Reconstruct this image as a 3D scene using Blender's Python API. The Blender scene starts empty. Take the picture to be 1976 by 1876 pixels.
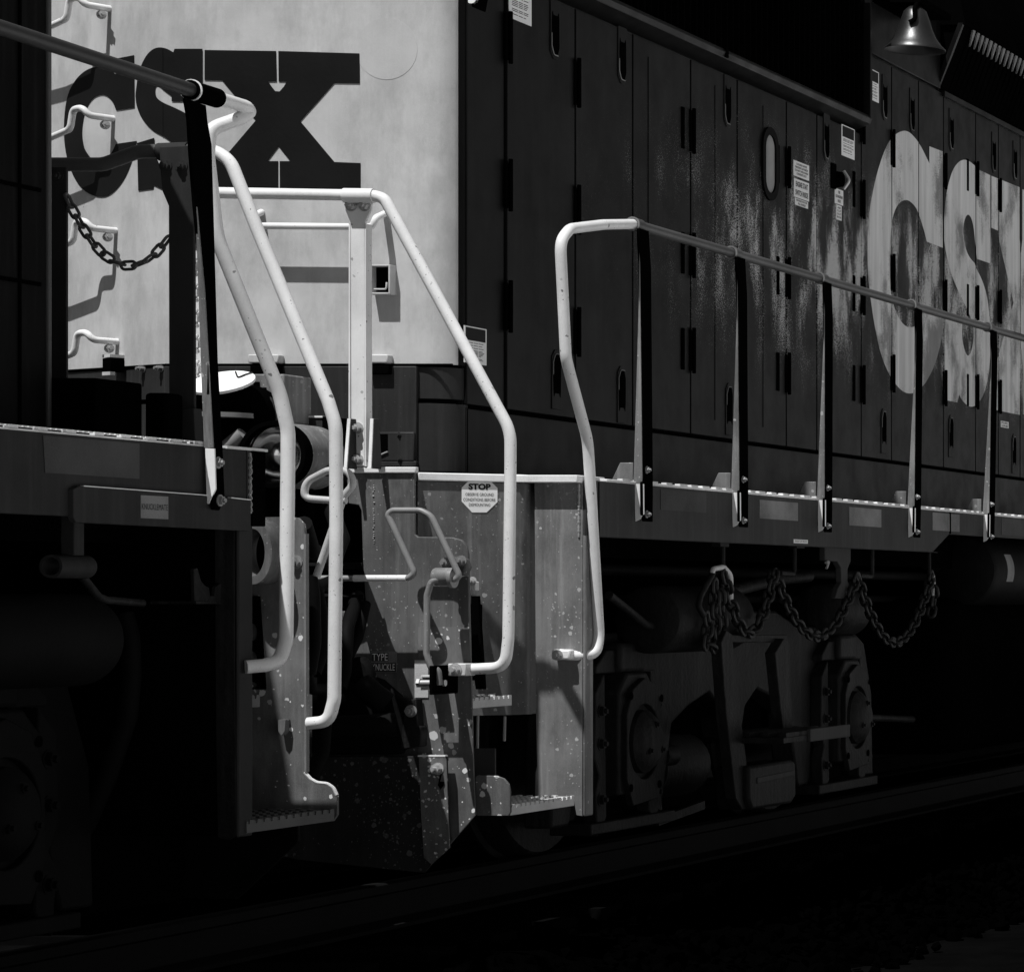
import bpy, bmesh, math, random
from mathutils import Vector, Matrix
random.seed(7)
SC = bpy.context.scene
COL = SC.collection

# ------------------------------------------------------------------ camera
# world: +X along the track (away from the camera), +Y to the left, +Z up, rail top at z = 0
CY, CZ = -6.84, 1.13            # camera position (x = 0)
FOC, VU, VV = 5900.0, 3701.0, 1152.0   # focal length and vanishing point of the track, picture 1976 wide
cam_d = bpy.data.cameras.new('camera')
cam = bpy.data.objects.new('camera', cam_d)
COL.objects.link(cam)
cam.location = (0, CY, CZ)
cam.rotation_euler = (math.radians(90), 0, math.radians(-90))
cam_d.sensor_fit = 'HORIZONTAL'
cam_d.sensor_width = 36.0
cam_d.lens = FOC / 1976.0 * 36.0
cam_d.shift_x = (988.0 - VU) / 1976.0
cam_d.shift_y = (VV - 938.0) / 1976.0
cam_d.clip_start = 0.1
cam_d.clip_end = 3000
SC.camera = cam

# ------------------------------------------------------------------ sky and sun
SUN_DIR = Vector((1.0, -0.36, -2.20))         # the way the light travels
to_sun = -SUN_DIR.normalized()
world = bpy.data.worlds.new('World')
SC.world = world
world.use_nodes = True
wn = world.node_tree.nodes
wl = world.node_tree.links
wn.clear()
sky = wn.new('ShaderNodeTexSky')
sky.sky_type = 'NISHITA'
sky.sun_disc = False
sky.sun_elevation = math.asin(to_sun.z)
sky.sun_rotation = math.atan2(to_sun.x, to_sun.y)
bw = wn.new('ShaderNodeRGBToBW')              # black-and-white photograph
bg = wn.new('ShaderNodeBackground')
bg.inputs['Strength'].default_value = 0.05
wo = wn.new('ShaderNodeOutputWorld')
wl.new(sky.outputs[0], bw.inputs[0])
wl.new(bw.outputs[0], bg.inputs['Color'])
wl.new(bg.outputs[0], wo.inputs[0])

sun_d = bpy.data.lights.new('sun', 'SUN')
sun_d.energy = 5.0
sun_d.angle = math.radians(0.5)
sun_d.color = (1, 1, 1)
sun = bpy.data.objects.new('sun', sun_d)
COL.objects.link(sun)
sun.rotation_euler = SUN_DIR.to_track_quat('-Z', 'Y').to_euler()
sun.location = (5, 6, 20)

vs = SC.view_settings
vs.view_transform = 'Standard'
vs.look = 'None'
vs.exposure = 0.0
vs.gamma = 1.0
vs.use_curve_mapping = False
SC.cycles.max_bounces = 6
SC.cycles.diffuse_bounces = 4
SC.cycles.glossy_bounces = 3
SC.cycles.sample_clamp_indirect = 4.0

# ------------------------------------------------------------------ picture -> place
def F(u, v, X):
    """the point seen at (u, v) that lies on the cross plane x = X"""
    return Vector((X, CY + (VU - u) * X / FOC, CZ + (VV - v) * X / FOC))
def S(u, v, y):
    """the point seen at (u, v) that lies on the side plane y"""
    X = FOC * (y - CY) / (VU - u)
    return Vector((X, y, CZ + (VV - v) * X / FOC))
def P(u, v, p, n):
    """the point seen at (u, v) on the plane through p with normal n"""
    o = Vector((0, CY, CZ))
    d = Vector((1, (VU - u) / FOC, (VV - v) / FOC))
    t = (Vector(p) - o).dot(n) / d.dot(n)
    return o + d * t
def tile(ox, oy, w):
    k = 1976.0 / 2400.0
    return lambda x, y: ((ox + x * w / 1976.0) * k, (oy + y * w / 1976.0) * k)

# ------------------------------------------------------------------ materials (greys only)
def new_mat(name):
    m = bpy.data.materials.new(name)
    m.use_nodes = True
    nt = m.node_tree
    b = nt.nodes['Principled BSDF']
    return m, nt, b
def setp(b, rough=0.5, spec=0.5, metal=0.0):
    b.inputs['Roughness'].default_value = rough
    b.inputs['Specular IOR Level'].default_value = spec
    b.inputs['Metallic'].default_value = metal
def coords(nt, scale=(1, 1, 1)):
    g = nt.nodes.new('ShaderNodeNewGeometry')
    mp = nt.nodes.new('ShaderNodeMapping')
    mp.inputs['Scale'].default_value = scale
    nt.links.new(g.outputs['Position'], mp.inputs['Vector'])
    return mp.outputs['Vector']
def noise(nt, vec, scale, detail=3, rough=0.55):
    n = nt.nodes.new('ShaderNodeTexNoise')
    n.inputs['Scale'].default_value = scale
    n.inputs['Detail'].default_value = detail
    n.inputs['Roughness'].default_value = rough
    nt.links.new(vec, n.inputs['Vector'])
    return n.outputs['Fac']
def ramp(nt, fac, stops):
    r = nt.nodes.new('ShaderNodeValToRGB')
    el = r.color_ramp.elements
    while len(el) < len(stops):
        el.new(0.5)
    for e, (p, c) in zip(el, stops):
        e.position = p
        e.color = (c, c, c, 1)
    nt.links.new(fac, r.inputs['Fac'])
    return r.outputs['Color']
def math_n(nt, op, a, b=None, clamp=False):
    n = nt.nodes.new('ShaderNodeMath')
    n.operation = op
    n.use_clamp = clamp
    for i, s in enumerate((a, b)):
        if s is None:
            continue
        if hasattr(s, 'is_linked'):
            nt.links.new(s, n.inputs[i])
        else:
            n.inputs[i].default_value = s
    return n.outputs[0]
def mix(nt, fac, a, b):
    n = nt.nodes.new('ShaderNodeMix')
    n.data_type = 'RGBA'
    if hasattr(fac, 'is_linked'):
        nt.links.new(fac, n.inputs['Factor'])
    else:
        n.inputs['Factor'].default_value = fac
    for key, s in (('A', a), ('B', b)):
        i = [x for x in n.inputs if x.name == key and x.type == 'RGBA'][0]
        if hasattr(s, 'is_linked'):
            nt.links.new(s, i)
        else:
            i.default_value = (s, s, s, 1)
    return [o for o in n.outputs if o.type == 'RGBA'][0]
def bump(nt, b, fac, strength=0.2, dist=0.01):
    n = nt.nodes.new('ShaderNodeBump')
    n.inputs['Strength'].default_value = strength
    n.inputs['Distance'].default_value = dist
    nt.links.new(fac, n.inputs['Height'])
    nt.links.new(n.outputs[0], b.inputs['Normal'])

def paint(name, base, rough=0.5, spec=0.4, var=0.25, streak=0.0, metal=0.0, bumps=0.15, chip=None, grime=0.0):
    """weathered paint: blotches, fine grain, optional vertical streaks and light chips"""
    m, nt, b = new_mat(name)
    setp(b, rough, spec, metal)
    v = coords(nt)
    big = noise(nt, v, 3.5, 4)
    fine = noise(nt, v, 260, 2)
    c = ramp(nt, big, [(0.25, base * (1 - var)), (0.75, base * (1 + var))])
    c = mix(nt, math_n(nt, 'MULTIPLY', ramp(nt, fine, [(0.35, 0.0), (0.7, 1.0)]), 0.35), c, base * (1 + 1.2 * var))
    if streak:
        sv = coords(nt, (14, 14, 0.7))
        st = noise(nt, sv, 2.2, 5, 0.65)
        c = mix(nt, math_n(nt, 'MULTIPLY', ramp(nt, st, [(0.5, 0.0), (0.72, 1.0)]), streak), c, base * 2.2 + 0.01)
        st2 = noise(nt, coords(nt, (20, 20, 0.5)), 1.7, 4, 0.6)
        c = mix(nt, math_n(nt, 'MULTIPLY', ramp(nt, st2, [(0.55, 0.0), (0.75, 1.0)]), streak), c, base * 0.45)
    if grime:
        g1 = noise(nt, coords(nt, (1, 1, 0.45)), 6.5, 6, 0.7)
        c = mix(nt, math_n(nt, 'MULTIPLY', ramp(nt, g1, [(0.45, 0.0), (0.68, 1.0)]), grime), c, base * 0.35)
        g2 = noise(nt, coords(nt, (1.3, 1.3, 1)), 1.1, 4, 0.6)
        c = mix(nt, math_n(nt, 'MULTIPLY', ramp(nt, g2, [(0.42, 0.0), (0.7, 1.0)]), grime * 0.6), c, base * 0.55)
    if chip:
        chc, scale, size = chip
        wv = nt.nodes.new('ShaderNodeTexNoise')
        wv.inputs['Scale'].default_value = 60
        wv.inputs['Detail'].default_value = 3
        nt.links.new(v, wv.inputs['Vector'])
        vm = nt.nodes.new('ShaderNodeVectorMath')
        vm.operation = 'MULTIPLY_ADD'
        vm.inputs[1].default_value = (0.014, 0.014, 0.014)
        nt.links.new(wv.outputs['Color'], vm.inputs[0])
        nt.links.new(v, vm.inputs[2])
        mask = ramp(nt, noise(nt, v, 4.0, 3), [(0.35, 0.35), (0.62, 1.0)])
        for sc_, sz_, pw in ((scale, size, 3.2), (scale * 2.6, size * 0.9, 2.6)):
            vo = nt.nodes.new('ShaderNodeTexVoronoi')
            vo.inputs['Scale'].default_value = sc_
            nt.links.new(vm.outputs[0], vo.inputs['Vector'])
            sep = nt.nodes.new('ShaderNodeSeparateColor')
            nt.links.new(vo.outputs['Color'], sep.inputs[0])
            rr = math_n(nt, 'MULTIPLY', math_n(nt, 'MULTIPLY', math_n(nt, 'POWER', sep.outputs[0], pw), sz_), mask)
            spot = math_n(nt, 'LESS_THAN', vo.outputs['Distance'], rr)
            tone = math_n(nt, 'MULTIPLY', spot, math_n(nt, 'ADD', math_n(nt, 'MULTIPLY', sep.outputs[1], 0.6), 0.35))
            c = mix(nt, tone, c, chc)
    nt.links.new(c, b.inputs['Base Color'])
    if bumps:
        bump(nt, b, noise(nt, v, 45, 3), bumps, 0.004)
    return m

def faded_sheen_navy(name, base, fade_sheen):
    """dark glossy hood paint with a pale band, part chalking, part sky reflection painted in, oil-canned sheet"""
    m, nt, b = new_mat(name)
    setp(b, 0.34, 0.07)
    g = nt.nodes.new('ShaderNodeNewGeometry')
    sep = nt.nodes.new('ShaderNodeSeparateXYZ')
    nt.links.new(g.outputs['Position'], sep.inputs[0])
    z, x = sep.outputs['Z'], sep.outputs['X']
    v = coords(nt)
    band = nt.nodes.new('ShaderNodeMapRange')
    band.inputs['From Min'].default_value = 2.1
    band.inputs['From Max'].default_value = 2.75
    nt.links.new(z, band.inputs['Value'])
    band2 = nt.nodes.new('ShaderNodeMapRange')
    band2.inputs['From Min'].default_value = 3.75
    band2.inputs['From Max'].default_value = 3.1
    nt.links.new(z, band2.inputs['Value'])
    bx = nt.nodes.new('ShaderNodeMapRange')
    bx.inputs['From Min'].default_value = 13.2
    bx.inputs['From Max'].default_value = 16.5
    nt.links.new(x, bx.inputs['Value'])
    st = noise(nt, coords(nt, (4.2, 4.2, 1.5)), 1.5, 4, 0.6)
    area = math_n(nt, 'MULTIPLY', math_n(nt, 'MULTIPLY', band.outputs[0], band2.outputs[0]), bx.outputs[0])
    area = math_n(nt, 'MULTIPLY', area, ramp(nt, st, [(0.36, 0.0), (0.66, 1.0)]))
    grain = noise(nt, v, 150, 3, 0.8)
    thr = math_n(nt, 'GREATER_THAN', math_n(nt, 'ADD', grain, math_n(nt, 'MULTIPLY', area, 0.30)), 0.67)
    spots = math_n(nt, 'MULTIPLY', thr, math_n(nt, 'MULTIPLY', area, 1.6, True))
    blot = noise(nt, coords(nt, (1, 1, 0.6)), 2.5, 4)
    c = ramp(nt, blot, [(0.3, base * 0.75), (0.7, base * 1.3)])
    sc2 = noise(nt, coords(nt, (16, 16, 0.5)), 1.8, 5, 0.65)
    c = mix(nt, math_n(nt, 'MULTIPLY', ramp(nt, sc2, [(0.5, 0.0), (0.75, 1.0)]), 0.6), c, base * 2.3)
    c = mix(nt, spots, c, fade_sheen)  # pale spots: chalked paint plus blurred sky reflection put into the colour
    nt.links.new(c, b.inputs['Base Color'])
    r = ramp(nt, noise(nt, v, 6, 3), [(0.3, 0.28), (0.7, 0.46)])
    nt.links.new(r, b.inputs['Roughness'])
    bump(nt, b, noise(nt, coords(nt, (1.0, 1.0, 0.5)), 2.2, 2), 0.25, 0.03)
    return m

def faded_letter(name, base, under):
    """light lettering worn through to the dark coat in grainy patches and runs"""
    m, nt, b = new_mat(name)
    setp(b, 0.5, 0.2)
    v = coords(nt)
    area = noise(nt, coords(nt, (2.2, 2.2, 1.5)), 1.4, 4, 0.6)
    grain = noise(nt, v, 200, 3, 0.8)
    wear = math_n(nt, 'ADD', math_n(nt, 'MULTIPLY', ramp(nt, area, [(0.40, 0.0), (0.72, 1.0)]), 0.42), math_n(nt, 'MULTIPLY', grain, 0.75))
    c = ramp(nt, noise(nt, coords(nt, (10, 10, 0.6)), 2.0, 4), [(0.3, base * 0.62), (0.7, base * 0.92)])
    c = mix(nt, math_n(nt, 'MULTIPLY', ramp(nt, wear, [(0.54, 0.0), (0.66, 1.0)]), 0.75), c, under)
    nt.links.new(c, b.inputs['Base Color'])
    return m

M = {}
M['yellow'] = paint('end_paint_light', 0.50, 0.5, 0.2, 0.20, 0.05, bumps=0.12, chip=(0.22, 9, 0.05), grime=0.34)
M['yellow_patch'] = paint('end_paint_patch', 0.46, 0.5, 0.2, 0.20, 0.05, bumps=0.12)
M['letter_dark'] = paint('letter_paint_dark', 0.009, 0.55, 0.08, 0.35)
M['white_rail'] = paint('handrail_paint_white', 0.74, 0.42, 0.3, 0.16, bumps=0.12, chip=(0.14, 30, 0.30), grime=0.18)
M['dark_rail'] = paint('handrail_paint_navy', 0.065, 0.45, 0.2, 0.35)
M['navy'] = faded_sheen_navy('hood_paint_navy', 0.006, 0.50)
M['navy_end'] = paint('skirt_paint_navy', 0.026, 0.45, 0.12, 0.35, 0.3, chip=(0.3, 40, 0.10))
M['navy_a'] = paint('hood_paint_navy_deep', 0.0035, 0.6, 0.05, 0.4, 0.4)  # darker copy of the navy coat
M['letter_side'] = faded_letter('letter_paint_light', 0.80, 0.05)
M['sill'] = paint('sill_paint', 0.040, 0.65, 0.08, 0.3, 0.25)
M['sill_a'] = paint('sill_paint_deep', 0.026, 0.65, 0.06, 0.3, 0.2)  # darker copy of the sill coat
M['sticker'] = paint('faded_reflector', 0.15, 0.6, 0.15, 0.8)
M['sticker_dim'] = paint('worn_reflector', 0.045, 0.6, 0.1, 0.6)
M['steel'] = paint('pilot_steel', 0.11, 0.6, 0.25, 0.5, 0.6, grime=0.8, chip=(0.38, 36, 0.34))
M['speck'] = paint('mud_spattered_steel', 0.13, 0.65, 0.2, 0.5, 0.3, grime=0.7, chip=(0.75, 30, 0.66))
M['plow'] = paint('plough_steel_shaded', 0.020, 0.7, 0.1, 0.5, 0.3, chip=(0.14, 30, 0.5))  # near-black base holds the shadow of the other locomotive
M['panel'] = paint('step_panel_grey', 0.17, 0.6, 0.3, 0.45, 0.6, grime=0.6, chip=(0.45, 34, 0.38))
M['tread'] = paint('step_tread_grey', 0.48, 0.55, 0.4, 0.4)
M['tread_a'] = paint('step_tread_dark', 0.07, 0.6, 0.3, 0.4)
M['nosing'] = paint('lit_walkway_edge', 0.62, 0.5, 0.4, 0.5)  # pale coat paints sunlit brightness onto thin edges
M['white'] = paint('white_paint', 0.80, 0.5, 0.35, 0.08)
M['decal'] = paint('decal_white', 0.80, 0.5, 0.3, 0.08, bumps=0)
M['ink'] = paint('decal_ink', 0.012, 0.6, 0.1, 0.1, bumps=0)
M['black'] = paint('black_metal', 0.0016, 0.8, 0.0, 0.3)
M['grime'] = paint('truck_grime', 0.013, 0.6, 0.10, 0.8, 0.7, bumps=1.0, grime=0.8)
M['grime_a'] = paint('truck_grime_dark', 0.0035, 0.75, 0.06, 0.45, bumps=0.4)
M['chain'] = paint('oily_chain', 0.009, 0.5, 0.3, 0.5)
M['rail_a'] = paint('handrail_paint_deep', 0.026, 0.45, 0.2, 0.35)  # darker copy of the navy rail coat
M['rubber'] = paint('rubber', 0.003, 0.7, 0.06, 0.3)
M['bolt'] = paint('bolt_steel', 0.45, 0.4, 0.5, 0.2, metal=0.4)
M['rod'] = paint('rod_steel', 0.20, 0.4, 0.4, 0.4)
M['bronze'] = paint('bell_metal', 0.06, 0.38, 0.5, 0.4, metal=0.85)
M['frosted'] = paint('frosted_window', 0.18, 0.4, 0.3, 0.9)
M['tank'] = paint('tank_paint', 0.005, 0.6, 0.05, 0.4, 0.4)
M['weld'] = paint('weld_bead', 0.30, 0.5, 0.5, 0.6)
M['rail'] = paint('rail_steel', 0.004, 0.7, 0.06, 0.4)
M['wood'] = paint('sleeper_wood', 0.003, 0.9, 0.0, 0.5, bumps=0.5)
M['ballast'] = paint('black_ballast', 0.0004, 1.0, 0.0, 0.6, bumps=0.5)  # base set close to black
M['cinder'] = paint('black_cinders', 0.002, 1.0, 0.0, 0.5, bumps=0.5)  # base set close to black
M['gravel'] = paint('gravel_reflector', 0.55, 0.95, 0.1, 0.15, bumps=0.5)
M['chrome'] = paint('lamp_reflector', 0.85, 0.12, 0.5, 0.05, metal=1.0, bumps=0)
gm, gnt, gb = new_mat('lamp_glass')
setp(gb, 0.05, 0.5)
gb.inputs['Base Color'].default_value = (0.9, 0.9, 0.9, 1)
gb.inputs['Transmission Weight'].default_value = 1.0
M['glass'] = gm

# ------------------------------------------------------------------ mesh helpers
def frame_of(d):
    d = d.normalized()
    a = Vector((0, 0, 1)) if abs(d.z) < 0.9 else Vector((1, 0, 0))
    x = a.cross(d).normalized()
    return x, d.cross(x).normalized()
def fillet(pts, r, n=6):
    pts = [Vector(p) for p in pts]
    out = [pts[0]]
    for i in range(1, len(pts) - 1):
        a, b, c = pts[i - 1], pts[i], pts[i + 1]
        ri = r[i] if isinstance(r, (list, tuple)) else r
        d1, d2 = (a - b), (c - b)
        l1, l2 = d1.length, d2.length
        if l1 < 1e-6 or l2 < 1e-6:
            continue
        d1 /= l1
        d2 /= l2
        ang = d1.angle(d2)
        if ang > math.pi - 0.03 or ri <= 0:
            out.append(b)
            continue
        t = min(ri / math.tan(ang / 2), l1 * 0.48, l2 * 0.48)
        p0, p1 = b + d1 * t, b + d2 * t
        for k in range(n + 1):
            s = k / n
            out.append(p0 * (1 - s) ** 2 + b * 2 * s * (1 - s) + p1 * s ** 2)
    out.append(pts[-1])
    return out
class MB:
    def __init__(self):
        self.v, self.f = [], []
    def add(self, verts, faces):
        o = len(self.v)
        self.v += [tuple(p) for p in verts]
        self.f += [tuple(i + o for i in f) for f in faces]
        return self
    def box(self, x0, x1, y0, y1, z0, z1):
        v = [(x, y, z) for x in (x0, x1) for y in (y0, y1) for z in (z0, z1)]
        return self.add(v, [(0, 1, 3, 2), (4, 6, 7, 5), (0, 4, 5, 1), (2, 3, 7, 6), (0, 2, 6, 4), (1, 5, 7, 3)])
    def obox(self, c, ax, ay, az):
        """box with centre c and half-axis vectors"""
        c, ax, ay, az = Vector(c), Vector(ax), Vector(ay), Vector(az)
        v = [c + ax * i + ay * j + az * k for i in (-1, 1) for j in (-1, 1) for k in (-1, 1)]
        return self.add(v, [(0, 1, 3, 2), (4, 6, 7, 5), (0, 4, 5, 1), (2, 3, 7, 6), (0, 2, 6, 4), (1, 5, 7, 3)])
    def prism(self, pts, off):
        pts = [Vector(p) for p in pts]
        off = Vector(off)
        n = len(pts)
        f = [tuple(range(n)), tuple(range(2 * n - 1, n - 1, -1))]
        f += [(i, i + n, (i + 1) % n + n, (i + 1) % n) for i in range(n)]
        return self.add(pts + [p + off for p in pts], f)
    def holed(self, outer, holes, off):
        loops = [[Vector(p) for p in outer]] + [[Vector(p) for p in h] for h in holes]
        bm = bmesh.new()
        for lp in loops:
            vv = [bm.verts.new(p) for p in lp]
            for i in range(len(vv)):
                bm.edges.new((vv[i], vv[(i + 1) % len(vv)]))
        bmesh.ops.triangle_fill(bm, use_beauty=True, use_dissolve=False, edges=bm.edges[:])
        bm.verts.index_update()
        co = [p.co.copy() for p in bm.verts]
        fs = [tuple(q.index for q in f.verts) for f in bm.faces]
        bm.free()
        off = Vector(off)
        n = len(co)
        faces = fs + [tuple(i + n for i in reversed(f)) for f in fs]
        k = 0
        for lp in loops:
            m = len(lp)
            faces += [(k + i, k + i + n, k + (i + 1) % m + n, k + (i + 1) % m) for i in range(m)]
            k += m
        return self.add(co + [p + off for p in co], faces)
    def tube(self, pts, r, bend=0.08, seg=12, flat=None):
        pts = fillet(pts, bend) if bend else [Vector(p) for p in pts]
        n = len(pts)
        rs = r if isinstance(r, (list, tuple)) else [r] * n
        t0 = (pts[1] - pts[0]).normalized()
        nx, ny = frame_of(t0)
        rings = []
        prev = t0
        for i, p in enumerate(pts):
            t = (pts[min(i + 1, n - 1)] - pts[max(i - 1, 0)]).normalized()
            ax = prev.cross(t)
            if ax.length > 1e-7:
                q = Matrix.Rotation(prev.angle(t), 3, ax.normalized())
                nx, ny = q @ nx, q @ ny
            prev = t
            rings.append([p + (nx * math.cos(2 * math.pi * k / seg) + ny * math.sin(2 * math.pi * k / seg)) * rs[i if len(rs) == n else 0] for k in range(seg)])
        v = [q for rg in rings for q in rg]
        f = []
        for i in range(n - 1):
            for k in range(seg):
                a, b = i * seg + k, i * seg + (k + 1) % seg
                f.append((a, b, b + seg, a + seg))
        f.append(tuple(reversed(range(seg))))
        f.append(tuple(range((n - 1) * seg, n * seg)))
        return self.add(v, f)
    def cyl(self, p0, p1, r0, r1=None, seg=20):
        r1 = r0 if r1 is None else r1
        return self.tube2([(p0, r0), (p1, r1)], seg)
    def tube2(self, prs, seg=24):
        """straight lathe: list of (point, radius) along one axis"""
        d = Vector(prs[-1][0]) - Vector(prs[0][0])
        nx, ny = frame_of(d)
        v, f = [], []
        for p, r in prs:
            p = Vector(p)
            v += [p + (nx * math.cos(2 * math.pi * k / seg) + ny * math.sin(2 * math.pi * k / seg)) * r for k in range(seg)]
        n = len(prs)
        for i in range(n - 1):
            for k in range(seg):
                a, b = i * seg + k, i * seg + (k + 1) % seg
                f.append((a, b, b + seg, a + seg))
        f.append(tuple(reversed(range(seg))))
        f.append(tuple(range((n - 1) * seg, n * seg)))
        return self.add(v, f)
    def mesh(self, name):
        me = bpy.data.meshes.new(name)
        me.from_pydata(self.v, [], self.f)
        bm = bmesh.new()
        bm.from_mesh(me)
        bmesh.ops.recalc_face_normals(bm, faces=bm.faces[:])
        bm.to_mesh(me)
        bm.free()
        for p in me.polygons:
            p.use_smooth = True
        me.set_sharp_from_angle(angle=math.radians(38))
        return me
    def build(self, name, mat, parent=None, bevel=0.0, label=None, seg=2):
        me = self.mesh(name)
        me.materials.append(M[mat] if isinstance(mat, str) else mat)
        o = bpy.data.objects.new(name, me)
        COL.objects.link(o)
        attach(o, parent)
        if bevel:
            md = o.modifiers.new('bevel', 'BEVEL')
            md.width = bevel
            md.segments = seg
            md.limit_method = 'ANGLE'
            md.angle_limit = math.radians(40)
        if label:
            o['label'] = label
        return o
def wloc(o):
    p = Vector((0, 0, 0))
    while o is not None:
        p = p + o.location + o.matrix_parent_inverse.translation
        o = o.parent
    return p
def attach(o, parent):
    if parent is not None:
        o.parent = parent
        o.matrix_parent_inverse = Matrix.Translation(-wloc(parent))
def inst(src, name, loc, parent, rot=None):
    """another object that shares the mesh of src (built round its own origin)"""
    o = bpy.data.objects.new(name, src.data if hasattr(src, 'data') else src)
    COL.objects.link(o)
    attach(o, parent)
    o.location = loc
    if rot is not None:
        o.rotation_euler = rot
    return o
def empty(name, loc, parent=None, label=None, cat=None, kind=None, group=None):
    o = bpy.data.objects.new(name, None)
    COL.objects.link(o)
    o.empty_display_size = 0.2
    attach(o, parent)
    o.location = loc
    tag(o, label, cat, kind, group)
    return o
def tag(o, label=None, cat=None, kind=None, group=None):
    for k, val in (('label', label), ('category', cat), ('kind', kind), ('group', group)):
        if val:
            o[k] = val
def circle_pts(c, ex, ey, rx, ry=None, n=20, a0=0.0, a1=2 * math.pi):
    ry = rx if ry is None else ry
    c, ex, ey = Vector(c), Vector(ex), Vector(ey)
    full = abs(a1 - a0 - 2 * math.pi) < 1e-6
    return [c + ex * rx * math.cos(a0 + (a1 - a0) * i / (n if full else n - 1)) + ey * ry * math.sin(a0 + (a1 - a0) * i / (n if full else n - 1)) for i in range(n)]
RT, UP, FW = Vector((0, -1, 0)), Vector((0, 0, 1)), Vector((1, 0, 0))   # picture right, up, away
def bolt(parent, p, d, r=0.016, h=0.018, mat='bolt', name='bolt'):
    """hexagonal bolt head with a stub of thread, pointing along d from p"""
    p, d = Vector(p), Vector(d).normalized()
    m = MB().tube2([(p, r), (p + d * h, r)], 6)
    m.tube2([(p, r * 1.35), (p + d * 0.003, r * 1.35)], 14)
    m.tube2([(p + d * h * 0.9, r * 0.55), (p + d * h * 1.6, r * 0.5)], 10)
    return m.build(name, mat, parent)
_fonts = {}
def lettering(name, lines, o, ex, ey, w, h, mat, parent, lead=1.25, thick=0.0008, bold=0.0):
    """centred lines of text filling a w x h field whose lower left corner is o, one mesh"""
    cu = bpy.data.curves.new(name, 'FONT')
    cu.body = '\n'.join(lines)
    cu.align_x = 'CENTER'
    cu.size = 1.0
    cu.space_line = lead
    cu.offset = bold
    cu.resolution_u = 3
    tmp = bpy.data.objects.new(name + '_tmp', cu)
    COL.objects.link(tmp)
    bpy.context.view_layer.update()
    me = bpy.data.meshes.new_from_object(tmp)
    bpy.data.objects.remove(tmp)
    bpy.data.curves.remove(cu)
    xs = [v.co.x for v in me.vertices]
    ys = [v.co.y for v in me.vertices]
    x0, x1, y0, y1 = min(xs), max(xs), min(ys), max(ys)
    o, ex, ey = Vector(o), Vector(ex), Vector(ey)
    nz = ex.cross(ey).normalized()
    for v in me.vertices:
        v.co = o + ex * ((v.co.x - x0) / (x1 - x0) * w) + ey * ((v.co.y - y0) / (y1 - y0) * h) + nz * thick
    me.name = name
    me.materials.append(M[mat])
    ob = bpy.data.objects.new(name, me)
    COL.objects.link(ob)
    attach(ob, parent)
    return ob

# ================================================================== ground and track
GZ = -0.45
g = MB()
g.add([(-300, -300, GZ), (600, -300, GZ), (600, 300, GZ), (-300, 300, GZ)], [(0, 1, 2, 3)])
tag(g.build('ground', 'cinder'), 'black cinder ground along the track', None, 'structure')
g = MB()
g.add([(-300, -60, GZ + 0.004), (600, -60, GZ + 0.004), (600, -3.7, GZ + 0.004), (-300, -3.7, GZ + 0.004)], [(0, 1, 2, 3)])  # unseen pale ground added to bounce sun onto the hood side
tag(g.build('gravel_reflector', 'gravel'), 'pale gravel sheet added out of view as a bounce reflector', None, 'structure')
# ballast bed with a rough surface
g = MB()
nx, rows = 110, [(-2.5, GZ - 0.02), (-2.1, -0.40), (-1.75, -0.29), (-1.5, -0.235), (-1.2, -0.23), (-0.6, -0.235), (0, -0.24), (0.6, -0.235), (1.5, -0.23), (2.4, GZ - 0.02)]
vv, ff = [], []
for i in range(nx + 1):
    x = 3.0 + i * 27.0 / nx
    for (y, z) in rows:
        vv.append((x + random.uniform(-.08, .08), y + random.uniform(-.05, .05), z + random.uniform(-.02, .02)))
for i in range(nx):
    for j in range(len(rows) - 1):
        a = i * len(rows) + j
        ff.append((a, a + len(rows), a + len(rows) + 1, a + 1))
g.add(vv, ff)
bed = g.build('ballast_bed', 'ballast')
tag(bed, 'dark ballast shoulder under the two locomotives', None, 'structure')
g = MB()
PHI = (1 + 5 ** 0.5) / 2
ICO_V = [Vector(p).normalized() for p in ((-1, PHI, 0), (1, PHI, 0), (-1, -PHI, 0), (1, -PHI, 0), (0, -1, PHI), (0, 1, PHI), (0, -1, -PHI), (0, 1, -PHI), (PHI, 0, -1), (PHI, 0, 1), (-PHI, 0, -1), (-PHI, 0, 1))]
ICO_F = [(0, 11, 5), (0, 5, 1), (0, 1, 7), (0, 7, 10), (0, 10, 11), (1, 5, 9), (5, 11, 4), (11, 10, 2), (10, 7, 6), (7, 1, 8), (3, 9, 4), (3, 4, 2), (3, 2, 6), (3, 6, 8), (3, 8, 9), (4, 9, 5), (2, 4, 11), (6, 2, 10), (8, 6, 7), (9, 8, 1)]
def stone(c, r):
    q = Matrix.Rotation(random.uniform(0, 6.3), 3, Vector((random.uniform(-1, 1), random.uniform(-1, 1), random.uniform(-1, 1) + .01)).normalized())
    sx, sy, sz = random.uniform(.8, 1.4), random.uniform(.7, 1.2), random.uniform(.6, 1.0)
    v = [Vector(c) + q @ Vector((p.x * sx, p.y * sy, p.z * sz)) * r * random.uniform(.8, 1.15) for p in ICO_V]
    g.add(v, ICO_F)
for i in range(5200):
    x, y = random.uniform(8, 24), random.uniform(-2.5, -0.2)
    z = -0.24 if y > -1.5 else (-0.24 + (y + 1.5) * 0.21)
    stone((x, y, z + random.uniform(-.01, .02)), random.uniform(0.018, 0.04))
tag(g.build('ballast_stones', 'ballast'), 'loose dark ballast stones beside the rail', None, 'stuff')

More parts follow.
